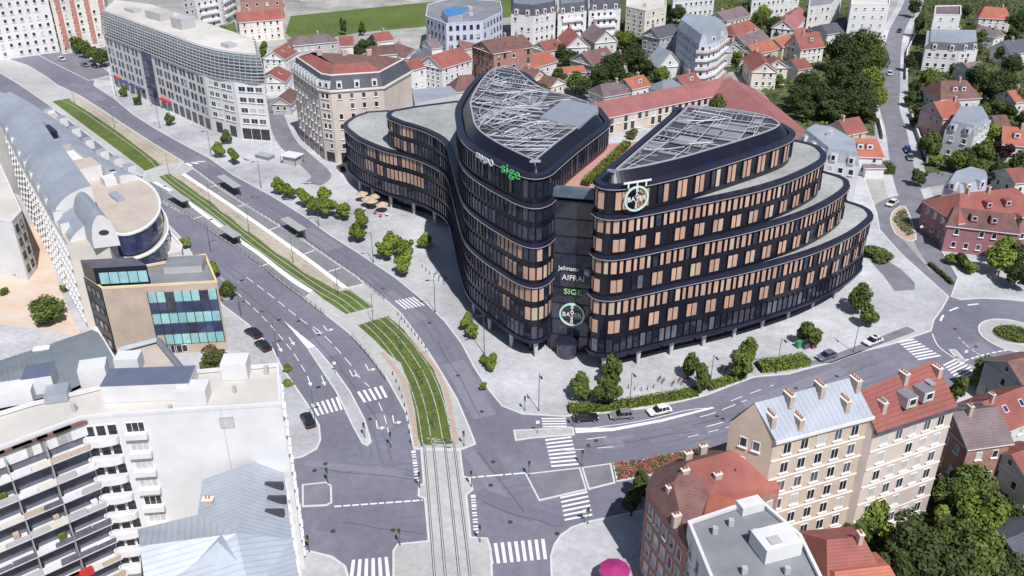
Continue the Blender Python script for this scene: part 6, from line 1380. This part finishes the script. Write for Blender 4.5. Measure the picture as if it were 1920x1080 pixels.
def car(px, head, paint, label, van=False, z=.03, group='cars of the streets', sunroof=False):
    """front of the car points towards pixel `head`"""
    c = G(px[0], px[1], z); h = G(head[0], head[1], z); d = h - c; rz = math.atan2(d.y, d.x)
    t = thing('car', label, 'car', c, group, rz); m = MB(); L, W = (4.7, 1.9) if van else (4.25, 1.76); ph = 1.15 if van else .80
    loft(m, [R3(rrect(L-.12, W-.14), .26), R3(rrect(L, W), .42), R3(rrect(L, W), .62), R3(rrect(L-.14, W-.08), ph, lambda x: -.10*max(0, x-.9))], [M_black, paint, paint], paint); add('body', m, t)
    m = MB(); x0, l0, l1, zt = (-.35, 3.6, 3.2, 1.9) if van else (-.32, 2.75, 1.65, 1.45)
    loft(m, [R3(rrect(l0, W-.16, x0, k=.2), ph-.12), R3(rrect(l1, W-.48, x0-.12, k=.2), zt-.06), R3(rrect(l1-.25, W-.66, x0-.12, k=.15), zt)], [M_cg, paint], paint); cb = add('cabin', m, t)
    for s in (-1, 1):
        for q in (.0, .78): p = MB(); p.tube([(x0+.25-q, s*(W/2-.06), ph-.1), (x0+.15-q*.9, s*(W/2-.22), zt-.08)], .045, paint, 4); add('pillar', p, cb)
    if sunroof: q = MB(); q.box((x0-.1, 0, zt+.005), (.75, .8, .03), M_cg); add('sunroof', q, cb)
    for sx in (-1, 1):
        for sy in (-1, 1):
            w = MB(); N = 10; a = [(.31*math.cos(k*2*math.pi/N), .31*math.sin(k*2*math.pi/N)) for k in range(N)]
            for k in range(N): j = (k+1) % N; w.face([(a[k][0], -.1, a[k][1]), (a[j][0], -.1, a[j][1]), (a[j][0], .1, a[j][1]), (a[k][0], .1, a[k][1])], M_tyre)
            w.face([(x, -.1, y) for x, y in a], M_tyre); w.face([(x, .1, y) for x, y in a][::-1], M_tyre); wo_ = add('wheel', w, t, (sx*L*.31, sy*(W/2-.09), .31))
            r_ = MB(); r_.face([(x*.6, sy*.105, y*.6) for x, y in (a if sy < 0 else a[::-1])], M_rim); add('rim', r_, wo_)
    for sy in (-1, 1):
        q = MB(); q.box((L/2-.1, sy*(W/2-.32), .62), (.2, .38, .14), M_lamp); add('headlight', q, t); q = MB(); q.box((-L/2+.08, sy*(W/2-.3), .68), (.18, .34, .16), M_tail); add('tail_light', q, t)
        q = MB(); q.box((.62, sy*(W/2+.06), ph+.05), (.14, .18, .12), paint); add('mirror', q, t)
    return t
PA = lambda n, c: mat('paint_' + n, c, .25, .03, 1, spec=.6, coat=.5)
pw_, pb, pg, pk, pr, pbl = PA('white', (.75, .75, .75)), PA('blue_grey', (.13, .15, .26)), PA('grey', (.22, .22, .24)), PA('black', (.02, .02, .024)), PA('rose', (.55, .33, .36)), PA('blue', (.03, .10, .34))
car((1636, 643), (1605, 655), pw_, 'white car with dark sunroof at the kerb before the roundabout', sunroof=True, z=.15)
car((1549, 671), (1518, 682), pb, 'blue grey car parked at the end of the wide hedge', z=.15)
car((1236, 774), (1205, 781), pw_, 'white and rose car on the road below the kerb hedge')
car((1166, 782), (1130, 785), pg, 'grey car on the road below the clipped hedge'); car((1098, 787), (1130, 785), pk, 'black car near the crosswalk below the clipped hedge')
car((1701, 283), (1707, 310), pbl, 'blue car parked on the upper right street'); car((1706, 298), (1712, 325), pg, 'grey car parked behind the blue one on the upper street')
car((1743, 406), (1752, 435), pw_, 'white car beside the maroon complex', z=.15); car((1752, 428), (1762, 455), pbl, 'blue van beside the maroon complex', van=True, z=.15)
car((476, 628), (450, 612), pk, 'black parked car beside the tan building, upper one', z=.15); car((494, 652), (470, 632), pk, 'black parked car beside the tan building, lower one', z=.15)
car((578, 792), (566, 768), pk, 'dark car on the pavement beside the white block', z=.15)
car((116, 113), (140, 124), pw_, 'pale car on the parking island at the upper left', z=.13); car((178, 126), (195, 134), pk, 'dark car on the parking island beside the green row', z=.13); car((160, 124), (180, 132), pg, 'grey car on the parking island next to the dark one', z=.13)
car((1686, 60), (1680, 80), pk, 'dark car parked high up the upper street'); car((1656, 72), (1652, 92), pw_, 'white car parked high up the upper street'); car((1668, 140), (1668, 165), pw_, 'white car on the upper street beside the wood')
car((1672, 384), (1660, 392), pw_, 'white car on the loop lane beside the kerbed island'); 
car((640, 318), (625, 300), pk, 'black car parked at the foot of the peach building', z=.15)
# ------------------------------------------------------------------ street furniture
M_metal = mat('grey_metal', (.16, .16, .18), .45, .1, 1, metal=.5); M_shel = mat('shelter_roof', (.38, .39, .39), .6, .08, 1); M_sglass = mat('shelter_glass', (.20, .24, .26), .08, .1, 1, spec=.8); M_wood = mat('bench_wood', (.25, .15, .09), .8, .15, 3)
def shelter(px, px2, label):
    a, b = G(*px, .3), G(*px2, .3); c = (a+b)/2; d = (b-a); L = d.length; rz = math.atan2(d.y, d.x); t = thing('tram_shelter', label, 'shelter', Vector((c.x, c.y, .3)), 'tram stop shelters', rz)
    m = MB(); m.box((0, 0, 2.55), (L, 2.2, .16), M_shel); add('roof', m, t)
    for x in (-L/2+.4, -L/6, L/6, L/2-.4): m = MB(); m.box((x, .7, 1.25), (.1, .1, 2.5), M_metal); add('post', m, t)
    for k in range(3): m = MB(); m.box((-L/2+.4 + (k+.5)*(L-.8)/3, .72, 1.25), ((L-.8)/3-.16, .04, 1.9), M_sglass); add('glass_panel', m, t)
    m = MB(); m.box((0, .25, .48), (L*.55, .42, .07), M_wood); add('seat', m, t)
    for x in (-L*.2, L*.2): m = MB(); m.box((x, .25, .23), (.08, .35, .46), M_metal); add('seat_leg', m, t)
shelter((416, 346), (448, 368), 'upper glass tram shelter on the right platform'); shelter((535, 427), (570, 450), 'lower glass tram shelter on the right platform')
shelter((322, 376), (352, 394), 'upper glass tram shelter on the left platform'); shelter((420, 444), (448, 462), 'lower glass tram shelter on the left platform')
def polething(name, px, h, label, cat, group, r=.08, arm=None, head=None, z=.14):
    b = G(px[0], px[1], z); t = thing(name, label, cat, b, group); m = MB(); m.tube([(0, 0, 0), (0, 0, h)], r, M_metal, 6, r*.6); add('post', m, t)
    m = MB(); m.cone((0, 0, 0), r*2.2, .35, M_metal, 6, r*1.4); add('foot', m, t)
    if arm:
        m = MB(); m.tube([(0, 0, h*.97), (arm[0], arm[1], h)], .05, M_metal, 5); add('arm', m, t)
    if head == 'lamp':
        x, y = arm or (0, 0); m = MB(); m.box((x, y, h+.02), (.75, .3, .14), M_black, math.atan2(y, x)); m.box((x, y, h-.06), (.6, .22, .03), M_lamp, math.atan2(y, x)); add('lamp_head', m, t)
    if head == 'signal':
        for zz in (h-.45,): m = MB(); m.box((0, -.16, zz), (.32, .26, .95), M_black); s = add('signal_head', m, t)
        for k, ml in enumerate((M_sg, MATS['lens_amber'] if 'lens_amber' in MATS else mat('lens_amber', (.30, .16, .02), .3, .02, 2), M_tail)): q = MB(); q.box((0, -.31, h-.75 + k*.3), (.18, .05, .18), ml); add('lens', q, s)
    if head == 'sign': m = MB(); m.box((0, -.08, h-.35), (.6, .04, .6), M_sw); add('sign_plate', m, t)
    return t
for i, (p, a) in enumerate((((908, 664), (1.2, .6)), ((816, 585), (1.2, .6)), ((700, 492), (1.1, .7)), ((598, 424), (1.1, .7)), ((490, 352), (1.1, .7)), ((396, 292), (1, .7)), ((300, 240), (1, .7)), ((218, 180), (1, .7)))): polething('street_lamp', p, 8.5 if i == 0 else 7.5, '{} street lamp from the crossing up the kerb of the right carriageway'.format(ORD[i]), 'street lamp', 'street lamps of the right carriageway', .09, (-a[0], -a[1]), 'lamp')
for i, p in enumerate(((1010, 770), (1180, 766), (1330, 733), (1455, 700), (1600, 660))): polething('street_lamp', p, 7.5, '{} street lamp from the left along the road below the hedges'.format(ORD[i]), 'street lamp', 'street lamps of the right road', .08, (.3, -1.2), 'lamp')
for i, p in enumerate(((310, 404), (395, 470), (452, 590), (520, 668), (592, 800))): polething('street_lamp', p, 7.5, '{} street lamp from the top along the left carriageway'.format(ORD[i]), 'street lamp', 'street lamps of the left carriageway', .08, (1.1, .5), 'lamp')
for i, p in enumerate(((140, 195), (215, 240), (318, 331), (395, 387), (468, 437), (550, 492), (634, 553), (700, 606), (752, 655), (792, 720), (812, 800))): polething('catenary_mast', p, 6.5, '{} slim tram mast from the top left between the rails'.format(ORD[i]), 'mast', 'tram catenary masts', .07, (1.6, 1.0), None, .17)
for i, (p, l) in enumerate((((580, 1034), 'at the bottom left corner kerb'), ((1102, 982), 'at the corner before the brick house'), ((984, 770), 'at the plaza corner'), ((1075, 800), 'on the upper refuge island'), ((1091, 872), 'on the lower refuge island'), ((615, 906), 'on the left refuge island'), ((787, 914), 'beside the tram slab on the left'), ((884, 912), 'beside the tram slab on the right'), ((750, 1022), 'on the bottom tram stop corner'), ((900, 1015), 'on the bottom tram stop right corner'), ((733, 838), 'left of the lawn end'), ((870, 836), 'right of the lawn end'), ((992, 893), 'at the tip of the lower refuge'), ((684, 820), 'at the tip of the traffic island'))): polething('traffic_signal', p, 3.0, 'traffic signal post ' + l, 'traffic signal', 'traffic signals of the crossing', .06, None, 'signal')
for i, (p, l) in enumerate((((629, 700), 'on the long traffic island'), ((1008, 812), 'with white plate on the upper refuge'), ((1806, 678), 'on the small island before the roundabout'), ((1724, 441), 'by the blue van'), ((1096, 980), 'near the brick corner house'))): polething('road_sign', p, 2.6, 'road sign ' + l, 'sign', 'road signs', .04, None, 'sign')
# railings along the platforms
def railing(px, label, z=.30, h=.95, step=2.0):
    c = smooth(P(px, z), 4); b = Vector((c[0].x, c[0].y, z)); t = thing('railing', label, 'railing', b, 'platform railings'); m = MB(); 
    for hh in (h, h*.5): m.tube([(p.x-b.x, p.y-b.y, hh) for p in c], .035, M_black, 4)
    add('rail', m, t); pm = MB(); pm.box((0, 0, h/2), (.06, .06, h), M_black); pme = pm.mesh('post')
    for p, d in walk([Vector((p.x, p.y, 0)) for p in c], step, .1): add('post', pme, t, (p.x-b.x, p.y-b.y, 0), math.atan2(d.y, d.x))
railing([(364, 318), (410, 352), (457, 384), (508, 415), (571, 453), (615, 484), (671, 522), (722, 563)], 'black railing along the outer edge of the right platform', .15)
railing([(284, 366), (300, 377), (355, 408), (414, 448), (474, 488), (518, 524), (553, 550), (610, 592)], 'black railing along the outer edge of the left platform', .15)
railing([(660, 634), (690, 668), (722, 712)], 'short black railing along the curved corridor edge', .15)
# bollards
bo = MB(); bo.tube([(0, 0, 0), (0, 0, .85)], .07, M_black, 6); bo.cone((0, 0, .85), .07, .08, M_black, 6, .02); bom = bo.mesh('bollard')
def bollards(px, n, phrase, way=', from the top', z=.14):
    c = smooth(P(px, z), 4); pts = [Vector((p.x, p.y, 0)) for p in c]; tot = sum((b-a).length for a, b in zip(pts, pts[1:])); step = tot/(n-.5)
    for i, (p, d) in enumerate(walk(pts, step, step*.25)): add('bollard', bom, None, (p.x, p.y, z), label=phrase.format(ORD[i]), cat='bollard', group=way)
bollards([(1175, 728), (1200, 733), (1228, 728)], 5, '{} short dark bollard from the left on the plaza behind the long hedge', 'bollards behind the hedge')
bollards([(745, 590), (775, 625), (800, 655)], 9, '{} dark bollard from the top along the right edge of the tram lawn', 'bollards right of the lawn')
bollards([(735, 700), (752, 740), (765, 790), (770, 835)], 9, '{} dark bollard from the top along the left edge of the tram lawn', 'bollards left of the lawn')
bollards([(790, 500), (812, 520), (835, 535)], 6, '{} dark bollard from the left on the plaza beside the concave facade', 'bollards by the facade')
# bicycles at racks on the plaza
def bike(px, ang, label, paint):
    b = G(px[0], px[1], .14); t = thing('bicycle', label, 'bicycle', b, 'bicycles on the plaza', R(ang)); m = MB()
    m.tube([(-.5, 0, .34), (-.15, 0, .85), (.42, 0, .82), (0, 0, .34), (-.15, 0, .85)], .03, paint, 4); m.tube([(.55, 0, .34), (.42, 0, .95)], .03, paint, 4); add('frame', m, t)
    for x in (-.5, .55):
        w = MB(); N = 12; w.tube([(x + .33*math.cos(k*2*math.pi/N), 0, .34 + .33*math.sin(k*2*math.pi/N)) for k in range(N+1)], .03, M_tyre, 4); add('wheel', w, t)
    s = MB(); s.box((-.18, 0, .95), (.26, .14, .07), M_black); add('saddle', s, t); s = MB(); s.tube([(.42, -.28, 1.0), (.42, .28, 1.0)], .025, M_black, 4); add('handlebar', s, t)
bk_ = [(1236, 714), (1243, 718), (1262, 722), (1274, 716), (1280, 720), (1352, 694), (1360, 697), (1366, 692), (818, 515), (826, 520), (834, 526)]
for i, p in enumerate(bk_): bike(p, 60, '{} bicycle from the left at the racks behind the kerb hedges'.format(ORD[i]) if i < 8 else '{} bicycle from the left at the rack beside the concave facade'.format(ORD[i-8]), (M_black, M_tail, M_metal)[i % 3])
# cafe parasols under the low wing
M_par = mat('parasol_cloth', (.50, .37, .26), .8, .1, 1); M_mag = mat('magenta_cloth', (.36, .03, .17), .8, .1, 1)
def parasol(px, r, h, ml, label, n=8, z=.14):
    b = G(px[0], px[1], z); t = thing('parasol', label, 'parasol', b, 'parasols'); m = MB(); m.tube([(0, 0, 0), (0, 0, h+.5)], .04, M_metal, 5); add('pole', m, t); m = MB(); m.cone((0, 0, h-.15), r, .75, ml, n, .08); add('canopy', m, t); m = MB(); m.cone((0, 0, 0), .35, .12, M_metal, 8, .3); add('base', m, t)
for i, p in enumerate(((680, 378), (690, 388), (698, 392), (704, 383), (718, 398))): parasol(p, 1.6, 2.3, M_par, '{} sand coloured cafe parasol from the left below the low wing'.format(ORD[i]))
parasol((1150, 1098), 2.1, 3.0, M_mag, 'magenta parasol cut by the bottom edge', 10)
# cafe tables with chairs beside the parasols
for i, p in enumerate(((684, 396), (704, 402), (726, 406), (714, 408))):
    b = G(*p, .14); t = thing('cafe_table', '{} small cafe table from the left near the sand coloured parasols'.format(ORD[i]), 'table', b, 'cafe tables'); m = MB(); m.cone((0, 0, .70), .45, .05, M_redaw if i % 2 else M_wwhite, 10, .45); add('table_top', m, t); m = MB(); m.tube([(0, 0, 0), (0, 0, .7)], .04, M_metal, 5); add('leg', m, t)
# kiosk with white canopy, planters
b = G(549, 306, .14); t = thing('market_kiosk', 'small kiosk with pale canopy on the plaza left of the dark building', 'kiosk', b, None, R(-25)); m = MB(); m.box((0, 0, 1.2), (4.2, 3.0, 2.4), M_wgrey); add('counter_box', m, t); m = MB(); m.box((0, 0, 2.55), (5.4, 4.2, .16), M_wwhite); add('canopy', m, t)
for x in (-2.5, 2.5):
    for y in (-1.9, 1.9): m = MB(); m.box((x, y, 1.25), (.08, .08, 2.5), M_metal); add('post', m, t)
b = G(497, 296, .14); t = thing('glass_stair_hood', 'low glass hood over a stair on the plaza near the white office', 'stair hood', b, None, R(-30)); m = MB(); m.box((0, 0, .5), (5, 2.6, .9), M_sglass); add('glass_sides', m, t); m = MB(); m.box((0, 0, 1.0), (5.3, 2.9, .12), M_shel); add('roof', m, t)
b = G(425, 562, .14); t = thing('planter', 'white round planter holding the tree at the tan building', 'planter', b); m = MB(); m.cone((0, 0, 0), .7, .9, M_wwhite, 12, 1.1); add('pot', m, t); m = MB(); m.cone((0, 0, .85), 1.0, .08, M_bark, 12, 1.0); add('soil', m, t)
for i, p in enumerate(((462, 300), (540, 375), (575, 345), (650, 402), (805, 462))):
    b = G(*p, .14); t = thing('bench', 'stone bench on the plaza, {} from the left of the five'.format(ORD[i]), 'bench', b, 'plaza benches', R(-40 + 20*i)); m = MB(); m.box((0, 0, .42), (2.6, .6, .12), M_conc); add('seat', m, t)
    for x in (-.9, .9): m = MB(); m.box((x, 0, .18), (.3, .5, .36), M_conc); add('leg', m, t)
# recycling containers beside the plaza tree
for i, (p, ml, l) in enumerate((((1497, 651), mat('bin_green', (.05, .30, .14), .6, .1, 1), 'green waste container under the plaza tree'), ((1510, 653), M_metal, 'grey waste container next to the green one'), ((1524, 652), mat('bin_red', (.22, .05, .06), .6, .1, 1), 'red waste container next to the grey one'))):
    b = G(*p, .14); t = thing('waste_container', l, 'container', b, 'waste containers', R(25)); m = MB(); m.box((0, 0, .65), (1.1, .8, 1.0), ml); add('bin', m, t); m = MB(); m.box((0, 0, 1.26), (1.2, .9, .12), M_black if i else ml); add('lid', m, t)
    for x in (-.5, .5): m = MB(); m.tube([(x, -.3, .1), (x, -.3, .0)], .1, M_tyre, 6); add('castor', m, t)
# dining terrace walls and garden walls
def lowwall(px, h, label, ml, th=.3):
    c = P(px, 0); b = (c[0]+c[-1])/2; t = thing('garden_wall', label, 'wall', b)
    for i, (p, q) in enumerate(zip(c, c[1:])):
        d = q-p; mid = (p+q)/2 - b; m = MB(); m.box((mid.x, mid.y, h/2), (d.length + th*(.98 - i*.02), th, h), ml, math.atan2(d.y, d.x)); add('wall_run', m, t); m = MB(); m.box((mid.x, mid.y, h+.04), (d.length + th*(.9 - i*.02), th+.12, .08), M_wcream, math.atan2(d.y, d.x)); add('coping', m, t)
lowwall([(1616, 214), (1648, 232), (1655, 262)], 1.6, 'pale garden wall along the street below the wood', M_wbeige); lowwall([(1706, 215), (1722, 262), (1738, 305)], 1.5, 'pale garden wall right of the upper street', M_wgrey)
lowwall([(1640, 20), (1650, 70), (1648, 120)], 1.4, 'white garden wall at the foot of the wood, upper street', M_wwhite); lowwall([(1720, 60), (1700, 100), (1698, 150)], 1.5, 'grey garden wall facing the wood across the street', M_wgrey)
lowwall([(1760, 905), (1800, 950), (1822, 1000)], 1.6, 'stone garden wall between the trees behind the tan houses', M_stone)
